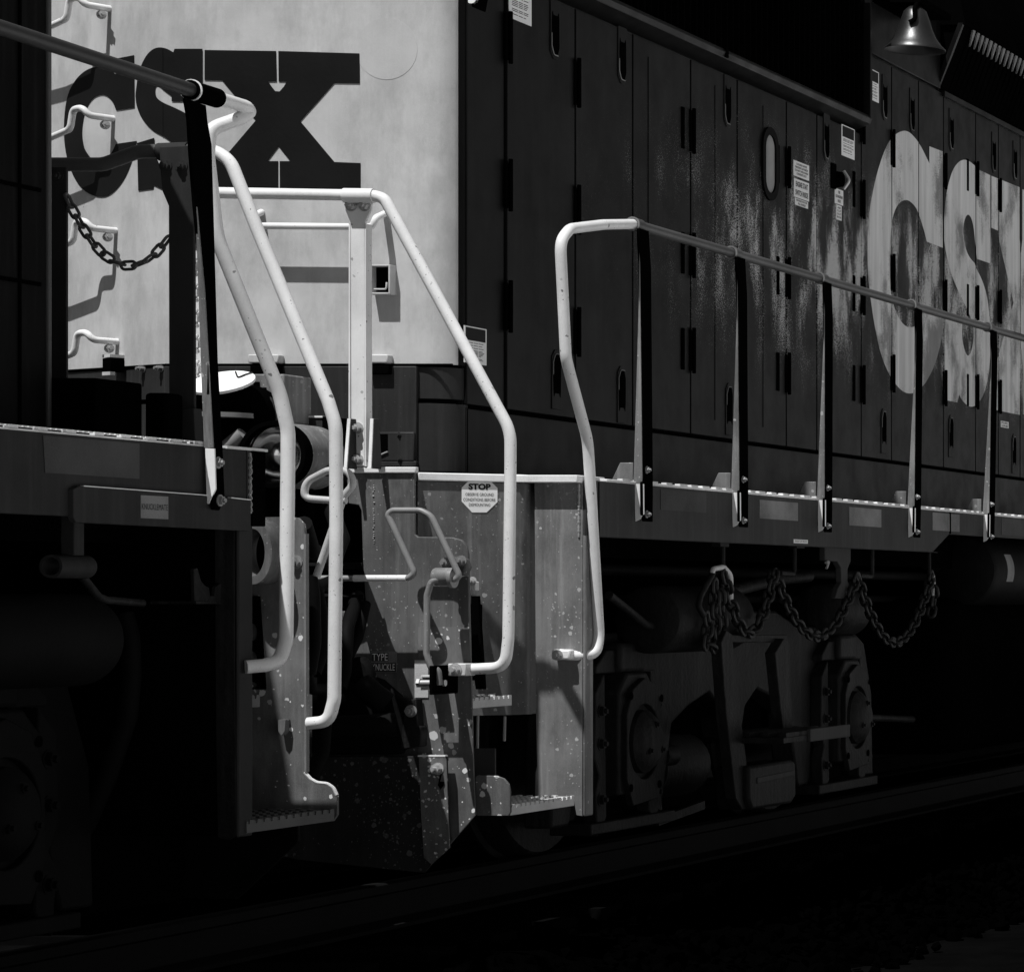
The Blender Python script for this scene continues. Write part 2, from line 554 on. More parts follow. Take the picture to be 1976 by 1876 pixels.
track = empty('track', (11, 0, -0.2), None, 'steel running rails on wooden sleepers in dark ballast', None, 'structure')
def rail_profile(y):
    prof = [(-.07, -.18), (.07, -.18), (.07, -.165), (.012, -.145), (.009, -.05), (.036, -.038), (.036, -.006), (.028, 0), (-.028, 0), (-.036, -.006), (-.036, -.038), (-.009, -.05), (-.012, -.145), (-.07, -.165)]
    return [Vector((-40, y + a, z)) for a, z in prof]
for y in (-0.755, 0.755):
    MB().prism(rail_profile(y), (120, 0, 0)).build('rail', 'rail', track)
sl = MB().box(-.11, .11, -1.3, 1.3, -.34, -.185).mesh('sleeper')
sl.materials.append(M['wood'])
for i in range(34):
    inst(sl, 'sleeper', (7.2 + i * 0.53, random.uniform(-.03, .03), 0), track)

# ================================================================== the locomotive with the light-painted end (right)
B = empty('diesel_locomotive', (11.5, 0, 0), None,
          'locomotive with sunlit pale hood end, dark lettering and row of side doors', 'locomotive', None, 'coupled diesel locomotives')
HX, HY = 12.40, -0.90           # hood end plane, hood side plane
KY = F(314, 0, HX).y            # where the end turns into the angled corner
CHX = 0.55                      # slope of the angled corner (x per y)
CHE = Vector((HX + (1.04 - KY) * CHX, 1.04, 0))
ZT = 4.62
RC = 0.13
def hood_plan(inset=0.0, back=12.52, amax=82):
    pts = [(CHE.x + inset, CHE.y - inset), (HX + inset, KY), (HX + inset, HY + RC)]
    for k in range(1, 9):
        a = math.radians(amax * k / 8)
        pts.append((HX + RC - (RC - inset) * math.cos(a), HY + RC - (RC - inset) * math.sin(a)))
    pts += [(back, HY + RC - (RC - inset) * math.sin(math.radians(amax))), (back + 0.4, HY + 0.1), (back + 0.4, CHE.y - 0.02)]
    return pts
def plan_prism(pts, z0, z1):
    return MB().prism([Vector((x, y, z0)) for x, y in pts], (0, 0, z1 - z0))
ZY = 2.075
hood_end = plan_prism(hood_plan(amax=63), ZY, ZT).build('hood_end', 'yellow', B, label='pale painted hood end with rounded corner')
skirt = plan_prism(hood_plan(0.008, amax=90), 1.935, ZY - 0.012).build('end_skirt', 'navy_end', B, bevel=0.006)
plan_prism(hood_plan(0.002, amax=90), 1.64, 1.915).build('end_skirt', 'navy_end', B, bevel=0.012)
plan_prism(hood_plan(0.025, amax=90), 1.64, ZY).build('skirt_core', 'black', B)
# dark return of the rounded corner
cpl = []
for k in range(0, 9):
    a_ = math.radians(63 + 27 * k / 8)
    cpl.append((HX + RC - RC * math.cos(a_), HY + RC - RC * math.sin(a_)))
cpl += [(12.515, HY), (12.515, HY + .06), (HX + .06, HY + .06)]
plan_prism(cpl, ZY, 3.73).build('corner_return', 'navy', B)
# hood body behind the doors
body = MB()
body.prism([Vector((12.50, HY + 0.012, 1.62)), Vector((12.50, KY, 1.62)), Vector((12.93, 1.0, 1.62)), Vector((27, 1.0, 1.62)), Vector((27, HY + 0.012, 1.62))], (0, 0, ZT - 1.62))
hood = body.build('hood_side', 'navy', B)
MB().box(12.51, 27, HY + 0.002, HY + 0.02, 1.62, 1.905).build('side_skirt', 'navy', B, bevel=0.004)
# roof
MB().prism([Vector((12.42, -0.88, ZT)), Vector((12.42, -0.45, ZT + 0.2)), Vector((12.42, 0.5, ZT + 0.2)), Vector((12.42, 0.98, ZT))], (14.5, 0, 0)).build('roof', 'navy_a', B)

# --- lettering on the end: C on the angled corner, S across the bend, X on the flat
t1 = tile(0, 0, 800)
n_ch = Vector((1, -CHX, 0)).normalized()
def end_pt(u, v, lift=0.003):
    if u >= 313.99:
        return F(u, v, HX - lift)
    return P(u, v, Vector((HX, KY, 0)) - n_ch * lift, n_ch)
def arc(pts):
    """round a coarse traced curve by corner cutting, ends kept"""
    for _ in range(2):
        out = [pts[0]]
        for a, b_ in zip(pts, pts[1:]):
            out += [(a[0] * .75 + b_[0] * .25, a[1] * .75 + b_[1] * .25), (a[0] * .25 + b_[0] * .75, a[1] * .25 + b_[1] * .75)]
        out.append(pts[-1])
        pts = out
    return pts
def end_letter(pts, hole=None, split=None):
    m = MB()
    px = [t1(*p) for p in pts]
    def clip(poly, keep_right):
        out = []
        for i in range(len(poly)):
            a, b = poly[i], poly[(i + 1) % len(poly)]
            ia, ib = (a[0] >= 314) == keep_right, (b[0] >= 314) == keep_right
            if ia:
                out.append(a)
            if ia != ib:
                s = (314 - a[0]) / (b[0] - a[0])
                out.append((314.0, a[1] + s * (b[1] - a[1])))
        return out
    if split:
        for kr in (True, False):
            bm = bmesh.new()
            vs_ = [bm.verts.new((p[0], p[1], 0)) for p in px]
            for i in range(len(vs_)):
                bm.edges.new((vs_[i], vs_[(i + 1) % len(vs_)]))
            bmesh.ops.triangle_fill(bm, use_beauty=True, edges=bm.edges[:])
            tris = [[(q.co.x, q.co.y) for q in f.verts] for f in bm.faces]
            bm.free()
            for tr in tris:
                c = clip(tr, kr)
                if len(c) >= 3:
                    if kr:
                        q = [F(a, b, HX - 0.003) for a, b in c]
                    else:
                        q = [P(a, b, Vector((HX, KY, 0)) - n_ch * 0.003, n_ch) for a, b in c]
                    m.add(q, [tuple(range(len(q)))])
    elif hole:
        m.holed([end_pt(*p) for p in px], [[end_pt(*t1(*p)) for p in hole]], (0.002, 0, 0))
    else:
        m.prism([end_pt(*p) for p in px], (0.002, 0, 0))
    return m.build('letter', 'letter_dark', hood_end)
end_letter([(1184, 292), (1597, 298), (1601, 475), (1552, 475), (1572, 505), (1592, 530), (1618, 532), (1642, 505), (1660, 476), (1613, 475), (1611, 298),
            (2080, 312), (2082, 486), (1935, 484), (1738, 705), (1935, 940), (2086, 946), (2086, 1108), (1620, 1104), (1619, 935), (1680, 935),
            (1613, 850), (1548, 935), (1609, 935), (1609, 1104), (1184, 1100), (1184, 895), (1318, 890), (1480, 700), (1285, 468), (1184, 466)])
end_letter(arc([(785, 540), (800, 420), (840, 330), (880, 288), (920, 275), (965, 283), (1003, 305)]) + [(1010, 285), (1172, 285), (1172, 592), (993, 590), (993, 560)]
           + arc([(960, 535), (925, 505), (905, 495), (895, 525), (905, 570), (945, 598), (1010, 625), (1090, 665), (1150, 720), (1180, 800), (1185, 900), (1165, 1000), (1130, 1080), (1080, 1115), (1000, 1120), (940, 1100), (890, 1075)])
           + [(887, 1095), (800, 1107), (793, 830), (893, 800)]
           + arc([(896, 880), (920, 955), (960, 988), (1000, 985), (1030, 955), (1035, 900), (1000, 835), (960, 800), (880, 760), (820, 690), (790, 620), (784, 560)]), split=True)
end_letter([(680, 340), (775, 322), (778, 625)] + arc([(672, 642), (655, 595), (625, 560), (585, 548), (535, 570), (490, 640), (470, 760), (482, 850), (500, 885), (530, 925), (570, 945), (615, 925), (650, 880), (670, 835)])
           + arc([(790, 818), (785, 850), (765, 930), (720, 1040), (650, 1125), (580, 1150), (480, 1110), (410, 1000), (375, 870), (367, 720), (385, 560), (430, 470), (490, 410), (560, 385), (630, 400), (668, 432)]))
# faint plated-over disc high on the end
ring = circle_pts(F(746, 95, HX - 0.001), RT, UP, 0.125, n=32)
MB().prism(ring, (0.004, 0, 0)).build('cover_plate', 'yellow_patch', hood_end)

# --- ladder of drop-step rungs on the angled corner
def ladder_rung(uR, vR, span=0.34):
    p_r = P(uR, vR, Vector((HX, KY, 0)), n_ch)
    along = Vector((CHX, 1, 0)).normalized()
    out = -n_ch
    a = p_r
    q = [a, a + out * 0.10 - UP * 0.0, a + out * 0.115 + UP * 0.0 + along * 0.02 + UP * 0.03,
         a + out * 0.115 + along * 0.085 + UP * 0.03, a + out * 0.115 + along * 0.105 - UP * 0.05, a + out * 0.115 + along * 0.30 - UP * 0.085,
         a + out * 0.115 + along * 0.50 - UP * 0.10, a + along * 0.52 - UP * 0.02]
    o = MB().tube(q, 0.0135, 0.035, 10).build('ladder_rung', 'white_rail', B)
    bolt(o, a + out * 0.035 - UP * 0.03 - along * 0.0, out * 0.4 - along, 0.014, 0.03)
    return o
for (u, v) in ((212, 18), (219, 230), (224, 446), (227, 660)):
    ladder_rung(u, v)
# --- small lock box and bolts under the ladder
lb = P(233, 706, Vector((HX, KY, 0)), n_ch)
lbx = MB().obox(lb - n_ch * .03, n_ch * .03, Vector((CHX, 1, 0)).normalized() * .028, UP * .028).build('lock_box', 'black', B, bevel=.004)
MB().obox(lb - n_ch * .03 + UP * .036, n_ch * .03, Vector((CHX, 1, 0)).normalized() * .026, UP * .006).build('lock_box_cap', 'nosing', lbx)
MB().obox(lb - n_ch * .05 - UP * .036, n_ch * .01, Vector((CHX, 1, 0)).normalized() * .028, UP * .007).build('lock_box_tag', 'tread', lbx)
for (u, v) in ((277, 712), (312, 711)):
    bolt(skirt, P(u, v, Vector((HX + .008, KY, 0)), n_ch), -n_ch, .012, .02, 'rod')
# --- straight grab iron low on the end
gl, gr = F(505, 410, HX), F(745, 412, HX)
MB().tube([gl, gl + Vector((-.085, 0, -.035)), gl + Vector((-.085, -.03, -.066)), gr + Vector((-.085, .012, -.066)), gr + Vector((-.085, 0, -.03)), gr], 0.0135, 0.04, 10).build('grab_iron', 'white_rail', B)
# --- little open bracket box
m = MB()
c = F(744, 542, HX)
w, h, d, t = 0.043, 0.060, 0.05, 0.007
m.box(HX - d, HX, c.y + w - t, c.y + w, c.z - h, c.z + h)
m.box(HX - d, HX, c.y - w, c.y - w + t, c.z - h, c.z + h)
m.box(HX - d, HX, c.y - w + t, c.y + w - t, c.z + h - t, c.z + h)
m.box(HX - d, HX, c.y - w + t, c.y + w - t, c.z - h, c.z - h + t)
m.tube([Vector((HX - d, c.y + .022, c.z - .040)), Vector((HX - d, c.y - .028, c.z - .040)), Vector((HX - d, c.y - .030, c.z - .012))], .004, .01, 8)
br = m.build('socket_bracket', 'yellow', B, bevel=0.004)
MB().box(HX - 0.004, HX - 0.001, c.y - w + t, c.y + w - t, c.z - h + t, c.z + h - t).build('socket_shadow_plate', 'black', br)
# --- lower equipment door on the end, hinges, pull pocket
def front_rect(u0, v0, u1, v1, X, t):
    a, b_ = F(u0, v0, X), F(u1, v1, X)
    return MB().box(X, X + t, b_.y, a.y, b_.z, a.z)
ed = front_rect(316, 707, 803, 897, HX - 0.012, 0.02).build('equipment_door', 'navy_end', B, bevel=0.003)
front_rect(318, 702, 872, 704.5, HX - 0.006, 0.01).build('door_seal', 'black', ed)
for (a, b_) in ((478, 537), (706, 748)):
    hb = front_rect(a, 684, b_, 701, HX - 0.045, 0.045).build('hinge_block', 'yellow', ed, bevel=0.005)
    front_rect(a + 4, 705, b_ + 2, 722, HX - 0.04, 0.03).build('hinge_leaf', 'black', ed, bevel=0.004)
front_rect(722, 834, 799, 890, HX - 0.022, 0.012).build('pull_plate', 'navy_end', ed, bevel=0.004)
front_rect(725, 838, 748, 873, HX - 0.024, 0.004).build('pull_pocket', 'black', ed, bevel=0.001)
m = MB()
pa, pb, pc, pd = F(750, 841, HX - 0.026), F(723, 841, HX - 0.026), F(723, 874, HX - 0.026), F(748, 872, HX - 0.026)
m.tube([pb, pc, F(732, 879, HX - 0.026), pd], 0.0035, 0.01, 8)
m.build('pull_handle', 'bolt', ed)
for (u, v) in ((770, 839), (771, 886)):
    bolt(ed, F(u, v, HX - 0.022), -FW, 0.007, 0.006, 'navy_end', 'rivet')
front_rect(315, 890, 803, 901, HX - 0.02, 0.02).build('door_foot', 'navy_end', ed, bevel=0.003)

# --- end platform
EX = 11.5
pf = MB().box(EX, HX + 0.2, -0.93, 1.45, 1.585, 1.625).build('end_platform', 'sill', B)
MB().box(EX - 0.012, EX + 0.012, F(805, 0, EX).y, 1.4, 1.596, 1.618).build('platform_nosing', 'nosing', pf, bevel=0.003)

# --- end handrail with its stanchions
R1 = 0.0212
ph = [F(330, 371, 11.46), F(430, 373, 11.46), F(722, 378, 11.46), F(742, 384, 11.46), F(985, 832, 11.46), F(985, 900, 11.46), F(981, 1232, 11.46), F(975, 1288, 11.46), F(893, 1292, 11.48)]
er = MB().tube(ph, R1, [0, .05, .07, .07, .18, .1, .2, .09, 0], 14).build('end_handrail', 'white_rail', B)
MB().tube2([(F(664, 378, 11.46), .0275), (F(721, 378.6, 11.46), .0275)], 18).build('rail_clamp', 'white_rail', er)
def end_stanchion(uc, vtop, bright=True):
    X = 11.485
    k = 1.0
    pts = [(uc - 25, vtop + 12), (uc + 27, vtop + 12), (uc + 25, vtop + 36), (uc + 14, vtop + 60), (uc + 13, 900), (uc - 14, 900), (uc - 15, vtop + 60), (uc - 25, vtop + 36)]
    st = MB().prism([F(a, b_, X) for a, b_ in pts], (0.012, 0, 0)).build('end_stanchion', 'white_rail', B, bevel=0.003)
    m = MB()
    for s in (-1, 1):
        a, b_ = F(uc + s * 15, vtop + 62, X), F(uc + s * 15.5, 900, X)
        m.prism([a, a + FW * 0.045, b_ + FW * 0.045, b_], (0, 0.006, 0))
    m.build('stanchion_flange', 'white_rail', st)
    for s in (-1, 1):
        bolt(st, F(uc + s * 13, vtop + 27, X), -FW, 0.017, 0.02)
    for v in (826, 886):
        bolt(st, F(uc - 1, v, X), -FW, 0.016, 0.022)
    for (a0, a1, b0) in ((-20, -27, -16), (24, 20, 27)):
        ga, gb_ = F(uc + a0, 808, X - 0.04), F(uc + a1, 904, X - 0.07)
        MB().prism([ga, gb_, gb_ + FW * 0.08, ga + FW * 0.045], (0, -0.011, 0)).build('base_gusset', 'sill', st, bevel=0.002)
        MB().prism([ga - FW * 0.003, gb_ - FW * 0.003, gb_ + FW * 0.004, ga + FW * 0.004], (0, -0.011, 0)).build('gusset_lit_edge', 'nosing', st)  # pale strip paints the sunlit front edge of the dark gusset
    return st
end_stanchion(691, 370)
end_stanchion(385, 370)
# chain hooked between the end stanchions, hanging almost straight down
def link_mesh(name, L, W, r, mat, seg=8):
    pts = []
    for k in range(8):
        a = math.pi / 2 + math.pi * k / 7
        pts.append(Vector((-L / 2 + W / 2 + math.cos(a) * W / 2, math.sin(a) * W / 2, 0)))
    for k in range(8):
        a = -math.pi / 2 + math.pi * k / 7
        pts.append(Vector((L / 2 - W / 2 + math.cos(a) * W / 2, math.sin(a) * W / 2, 0)))
    n = len(pts)
    v, f = [], []
    for i, p in enumerate(pts):
        t = (pts[(i + 1) % n] - pts[i - 1]).normalized()
        nn = Vector((0, 0, 1)).cross(t)
        for k in range(seg):
            a = 2 * math.pi * k / seg
            v.append(p + nn * math.cos(a) * r + Vector((0, 0, 1)) * math.sin(a) * r)
    for i in range(n):
        for k in range(seg):
            a, b_ = i * seg + k, i * seg + (k + 1) % seg
            c_, d_ = ((i + 1) % n) * seg + k, ((i + 1) % n) * seg + (k + 1) % seg
            f.append((a, b_, d_, c_))
    me = MB().add(v, f).mesh(name)
    me.materials.append(M[mat])
    return me
def chain(path, mesh, pitch, parent, name='chain', twist=0.0):
    """lay links along a path; each next link is turned a quarter turn"""
    ce = empty(name, path[0], parent)
    L = [0.0]
    for a, b_ in zip(path, path[1:]):
        L.append(L[-1] + (b_ - a).length)
    n = int(L[-1] / pitch)
    for i in range(n):
        s = (i + 0.5) * L[-1] / n
        j = max(k for k in range(len(L) - 1) if L[k] <= s)
        f = (s - L[j]) / max(L[j + 1] - L[j], 1e-6)
        p = path[j].lerp(path[j + 1], f)
        t = (path[j + 1] - path[j]).normalized()
        side = Vector((0, 1, 0)) if abs(t.y) < 0.8 else Vector((1, 0, 0))
        b2 = side.cross(t).normalized()
        c2 = t.cross(b2)
        rot = Matrix((t, b2, c2)).transposed() @ Matrix.Rotation((math.pi / 2) * (i % 2) + twist, 3, 'X')
        o = inst(mesh, 'chain_link', p, ce, rot.to_euler())
    return ce
def swag(a, b_, drop, n=24):
    return [a.lerp(b_, i / n) - UP * drop * (1 - (2 * i / n - 1) ** 2) for i in range(n + 1)]
lk_white = link_mesh('chain_link', 0.062, 0.030, 0.0052, 'nosing')
chain([F(374, 405, 11.44), F(378, 560, 11.44), F(383, 800, 11.44)], lk_white, 0.046, B, 'safety_chain')
lk_dark = link_mesh('chain_link', 0.052, 0.026, 0.0048, 'dark_rail')

# --- lamp on the end platform
lamp = empty('ditch_light', (11.55, 0, 1.63), B, 'round lamp with mirror bowl on the end platform')
lc = F(533, 878, 11.36)
ax = Vector((1, 0, 0))
m2 = MB()
seg = 40
prof = [(-.03, .108), (-.03, .124), (.0, .128), (.03, .122), (.03, .112), (0.0, .106)]
v, f = [], []
for a_, r_ in prof:
    v += circle_pts(lc + ax * a_, Vector((0, 1, 0)), UP, r_, n=seg)
npf = len(prof)
for i in range(npf):
    for k in range(seg):
        a_, b_ = i * seg + k, i * seg + (k + 1) % seg
        c_, d_ = ((i + 1) % npf) * seg + k, ((i + 1) % npf) * seg + (k + 1) % seg
        f.append((a_, b_, d_, c_))
m2.add(v, f)
m2.build('lamp_ring', 'black', lamp)
m3 = MB()
v, f = [], []
prof = [(0.03, .108), (.06, .1), (.09, .085), (.115, .06), (.13, .03), (.132, .004)]
for a_, r_ in prof:
    v += circle_pts(lc + ax * a_, Vector((0, 1, 0)), UP, r_, n=seg)
for i in range(len(prof) - 1):
    for k in range(seg):
        a_, b_ = i * seg + k, i * seg + (k + 1) % seg
        f.append((a_, b_, b_ + seg, a_ + seg))
m3.add(v, f)
m3.build('lamp_bowl', 'chrome', lamp)
dm = MB()
v, f = [], []
prof = [(.03, .121), (.14, .122), (.26, .121), (.30, .105), (.32, .07), (.325, .0)]
for a_, r_ in prof:
    v += circle_pts(lc + ax * a_, Vector((0, 1, 0)), UP, max(r_, .001), n=seg)
for i in range(len(prof) - 1):
    for k in range(seg):
        a_, b_ = i * seg + k, i * seg + (k + 1) % seg
        f.append((a_, b_, b_ + seg, a_ + seg))
dm.add(v, f)
dm.build('lamp_drum', 'panel', lamp)
MB().tube2([(lc + ax * .0, .104), (lc + ax * .006, .104)], 40).build('lamp_lens', 'glass', lamp)
front_rect(580, 868, 612, 900, 11.5, 0.05).build('lamp_foot', 'black', lamp, bevel=0.004)
MB().tube2([(lc - UP * 0.12 + ax * .2, .03), (lc - UP * .23 + ax * .2, .035)], 14).build('lamp_stem', 'black', lamp)
front_rect(487, 804, 622, 905, 11.78, 0.02).build('splash_plate', 'navy_end', B, bevel=0.003)
front_rect(487, 802.5, 622, 806, 11.775, 0.03).build('splash_plate_edge', 'nosing', B)
MB().box(11.78, 11.95, F(622, 0, 11.78).y - 0.02, F(622, 0, 11.78).y, 1.62, F(0, 804, 11.78).z).build('splash_return', 'black', B)
# --- control cable receptacle with its lid up
rc = empty('cable_receptacle', (11.5, 0, 1.63), B, 'round cable receptacle with its pale lid raised')
rcx = F(432, 802, 11.42)
m = MB()
m.tube2([(rcx - ax * .02, .118), (rcx + ax * .05, .126), (rcx + ax * .2, .126), (rcx + ax * .3, .06)], 28)
m.build('receptacle_body', 'black', rc)
MB().tube2([(rcx - UP * .012 - ax * .03, .12), (rcx + UP * .006 - ax * .03, .12)], 28).build('receptacle_band', 'rod', rc)
ld = F(428, 742, 11.40)
tilt = Vector((-0.42, 0, 0.91)).normalized()
MB().tube2([(ld, .115), (ld + tilt * .012, .115)], 28).build('receptacle_lid', 'white', rc, bevel=0.002)
e1 = Vector((0, -1, 0))
e2 = tilt.cross(e1).normalized()
sq = [ld + tilt * .016 + e1 * a_ + e2 * b_ for a_, b_ in ((.01, .09), (.035, .05), (.05, .03), (.06, .06), (.075, .085))]
MB().tube(sq, 0.003, 0.015, 6).build('lid_spring', 'ink', rc)
MB().tube([F(470, 838, 11.35), F(455, 850, 11.35), F(440, 862, 11.35), F(428, 885, 11.38)], .028, .05, 12).build('cable_elbow', 'rod', rc)
jb = MB().box(11.6, 11.8, F(548, 0, 11.6).y, F(488, 0, 11.6).y, F(0, 815, 11.6).z, F(0, 722, 11.6).z).build('junction_box', 'panel', B, bevel=0.006)
front_rect(489, 737, 500, 762, 11.595, 0.01).build('box_slot', 'black', jb)
front_rect(506, 748, 513, 762, 11.595, 0.01).build('box_slot', 'black', jb)
MB().tube([F(508, 790, 11.55), F(515, 770, 11.56), F(528, 790, 11.56), F(528, 880, 11.56)], .02, .05, 10).build('conduit', 'navy_end', B)
for u in (519, 532):
    MB().tube([F(u, 770, 11.58), F(u + 1, 850, 11.58)], .008, 0, 8).build('conduit', 'sill', B)

# --- pilot plate (end sheet) with coupler opening and foot cut on the slant
def fill_round(px, corner_r):
    return px
pil = [(668, 906), (799, 911), (800, 1031), (806, 1036), (872, 1037), (890, 1042), (900, 1053), (903, 1070), (905, 1185), (908, 1300), (912, 1480), (916, 1573), (874, 1621), (840, 1660), (600, 1655), (430, 1650), (430, 1180), (640, 1180), (706, 1178), (704, 1142), (700, 1080), (697, 985), (692, 975), (672, 972)]
pilot = MB().prism([F(a, b_, EX) for a, b_ in pil], (0.016, 0, 0)).build('pilot_plate', 'steel', B, bevel=0.003, label='mud-spattered steel pilot plate')
wl_ = [F(721 + random.uniform(-1.2, 1.2), 937 + i * 4.1, EX - 0.001) for i in range(29) if random.random() < .8]
wb = MB()
for p in wl_:
    r = random.uniform(.0022, .0042)
    wb.tube2([(p - UP * .0022, r * .5), (p, r), (p + UP * .0022, r * .5)], 6)
wb.build('weld_bead', 'weld', pilot)
# lower right part of the pilot is thick with dried mud
low = [(806, 1210), (905, 1210), (909, 1300), (913, 1480), (916.5, 1573), (874, 1621.5), (866, 1600), (862, 1460), (806, 1457)]
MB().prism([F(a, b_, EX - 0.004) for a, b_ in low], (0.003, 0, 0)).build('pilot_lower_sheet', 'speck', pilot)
front_rect(800, 1274, 826, 1346, EX - 0.008, 0.006).build('pilot_patch', 'tread', pilot)
# snow plough blade bolted on in front
ba = [(806, 1459), (858, 1459), (861, 1466), (867, 1636), (832, 1667), (818, 1684), (700, 1672), (570, 1658), (500, 1640), (500, 1459)]
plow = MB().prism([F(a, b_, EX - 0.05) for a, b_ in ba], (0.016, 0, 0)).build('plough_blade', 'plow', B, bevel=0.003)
MB().prism([F(a, b_, EX - 0.056) for a, b_ in ((808, 1459), (858, 1459), (861, 1466), (867, 1636), (832, 1667), (818, 1655), (812, 1560))], (0.005, 0, 0)).build('blade_lit_end_plate', 'speck', plow)  # paler steel stands in for sunlight on this end of the blade
front_rect(806, 1457, 859, 1460, EX - 0.058, 0.022).build('blade_edge', 'nosing', plow)
bolt(plow, F(845, 1483, EX - 0.056), -FW, 0.017, 0.03)
MB().prism([F(850, 1492, EX - 0.058), F(858, 1494, EX - 0.052), F(856, 1515, EX - 0.058), F(850, 1523, EX - 0.058), F(845, 1515, EX - 0.058)], (0.003, 0, 0)).build('blade_slot', 'black', plow)
# coupler yoke lug with bolt
lg = [(776, 1372), (785, 1351), (803, 1348), (806, 1400), (812, 1402), (812, 1440), (772, 1447)]
lug = MB().prism([F(a, b_, EX - 0.06) for a, b_ in lg], (0.05, 0, 0)).build('pilot_lug', 'grime', B, bevel=0.004)
bolt(lug, F(793, 1372, EX - 0.06), -FW, 0.017, 0.02, 'rod')
# sign
sg = front_rect(716, 1257, 765, 1297, EX - 0.006, 0.003).build('coupler_sign', 'sticker', B, label='small worn sign reading TYPE E KNUCKLE')
so = F(716, 1297, EX - 0.006)
sw, sh = F(716, 0, EX).y - F(765, 0, EX).y, F(0, 1257, EX).z - F(0, 1297, EX).z
front_rect(717, 1259, 749, 1276, EX - 0.0075, 0.001).build('sign_field', 'sill', sg)
front_rect(717, 1279, 764, 1296, EX - 0.0075, 0.001).build('sign_field', 'sill', sg)
lettering('sign_text', ['TYPE'], so + RT * sw * .06 + UP * sh * .56, RT, UP, sw * .60, sh * .34, 'white', sg, thick=.0018)
lettering('sign_text', ['KNUCKLE'], so + RT * sw * .06 + UP * sh * .08, RT, UP, sw * .88, sh * .32, 'white', sg, thick=.0018)

# --- coupler, hoses and the dark gear between the locomotives
cp = empty('coupler', (11.1, 0, 0.85), B, 'dark knuckle coupler joining the two locomotives')
def F2(u, v, X):
    return F(u, v, X)
MB().box(10.5, 12.2, -0.17, 0.17, 0.72, 1.0).build('coupler_shank', 'grime_a', cp, bevel=0.03)
m = MB()
m.prism([F(a, b_, 11.2) for a, b_ in ((664, 1292), (676, 1270), (694, 1266), (708, 1280), (716, 1300), (712, 1336), (700, 1342), (690, 1325), (668, 1310))], (0.05, 0, 0))
m.build('coupler_head', 'grime_a', cp, bevel=0.02)
m = MB()
m.tube([F(696, 1320, 11.15), F(722, 1342, 11.15), F(745, 1358, 11.17)], .045, .05, 14)
m.build('coupler_knuckle', 'grime_a', cp)
MB().tube([F(640, 1405, 11.25), F(700, 1402, 11.25), F(764, 1398, 11.3)], .045, 0, 14).build('coupler_carrier', 'grime_a', cp)
MB().prism([F(a, b_, 11.44) for a, b_ in ((600, 1300), (690, 1296), (735, 1312), (772, 1345), (790, 1352), (774, 1455), (600, 1456))], (.04, 0, 0)).build('striker_casting', 'grime_a', cp, bevel=.01)
def hose(pts, r, name='air_hose', parent=B, mat='rubber'):
    return MB().tube(pts, r, 0.12, 12).build(name, mat, parent)
hose([F(645, 1120, 11.3), F(610, 1135, 11.1), F(618, 1180, 11.0), F(620, 1260, 10.95), F(606, 1300, 10.9)], .024)
hose([F(590, 1130, 11.4), F(625, 1190, 11.2), F(628, 1350, 11.1), F(622, 1450, 11.05), F(600, 1500, 11)], .026)
hose([F(690, 1150, 11.45), F(670, 1210, 11.2), F(664, 1300, 11.1), F(655, 1330, 11.05)], .024)
hose([F(705, 1165, 11.4), F(690, 1230, 11.3), F(640, 1330, 11.1), F(600, 1330, 10.8), F(575, 1230, 10.5), F(570, 1120, 10.4)], .02)
hose([F(640, 985, 11.45), F(660, 1040, 11.2), F(640, 1090, 10.9), F(600, 1060, 10.55), F(585, 1010, 10.4)], .028, 'jumper_cable')
MB().box(11.55, 12.3, -0.55, 0.6, 0.55, 1.55).build('draft_gear_box', 'black', B, bevel=0.02)
MB().tube([F(560, 1092, 11.35), F(700, 1092, 11.4)], .012, 0, 8).build('brake_pipe', 'grime_a', B)
MB().tube([F(590, 1150, 11.35), F(702, 1152, 11.4)], .010, 0, 8).build('brake_pipe', 'grime_a', B)

# --- uncoupling lever
lev = [F(560, 1116, 11.36), F(700, 1116, 11.36), F(788, 1116, 11.36), F(800, 1106, 11.36), F(748, 993, 11.36), F(757, 985, 11.36), F(812, 985, 11.36), F(832, 996, 11.36), F(886, 1110, 11.36), F(880, 1118, 11.36), F(852, 1118, 11.37)]
ul = MB().tube(lev, 0.0115, [0, 0, .03, .03, .03, .03, .05, .05, .02, .02, 0], 10).build('uncoupling_lever', 'rod', B)
MB().tube2([(F(683, 1116, 11.36), .0125), (F(785, 1116, 11.36), .0125)], 12).build('lever_paint', 'white_rail', ul)
MB().tube2([(F(838, 1113, 11.37), .030), (F(842, 1113, 11.37), .034), (F(868, 1113, 11.37), .034), (F(872, 1113, 11.37), .030)], 18).build('lever_roller', 'panel', ul)
MB().tube2([(F(870, 1115, 11.37), .038), (F(877, 1115, 11.37), .038)], 18).build('lever_collar', 'rod', ul)
m = MB()
m.prism([F(a, b_, 11.42) for a, b_ in ((855, 1080), (873, 1074), (895, 1078), (900, 1095), (892, 1112), (866, 1100), (852, 1096))], (0.05, 0, 0))
m.build('lever_bracket', 'steel', ul, bevel=0.006)
for (u, v) in ((860, 1086), (890, 1082)):
    bolt(ul, F(u, v, 11.42), -FW, 0.015, 0.02, 'rod')
hd = [F(848, 1118, 11.35), F(832, 1122, 11.34), F(824, 1150, 11.34), F(823, 1262, 11.34), F(832, 1290, 11.34), F(846, 1292, 11.34), F(848, 1322, 11.34)]
MB().tube(hd, 0.0115, [0, .03, .03, .04, .03, .03, 0], 10).build('lever_handle', 'panel', ul)
m = MB()
m.box(11.30, 11.5, F(845, 0, 11.34).y, F(838, 0, 11.34).y, F(0, 1340, 11.34).z, F(0, 1284, 11.34).z)
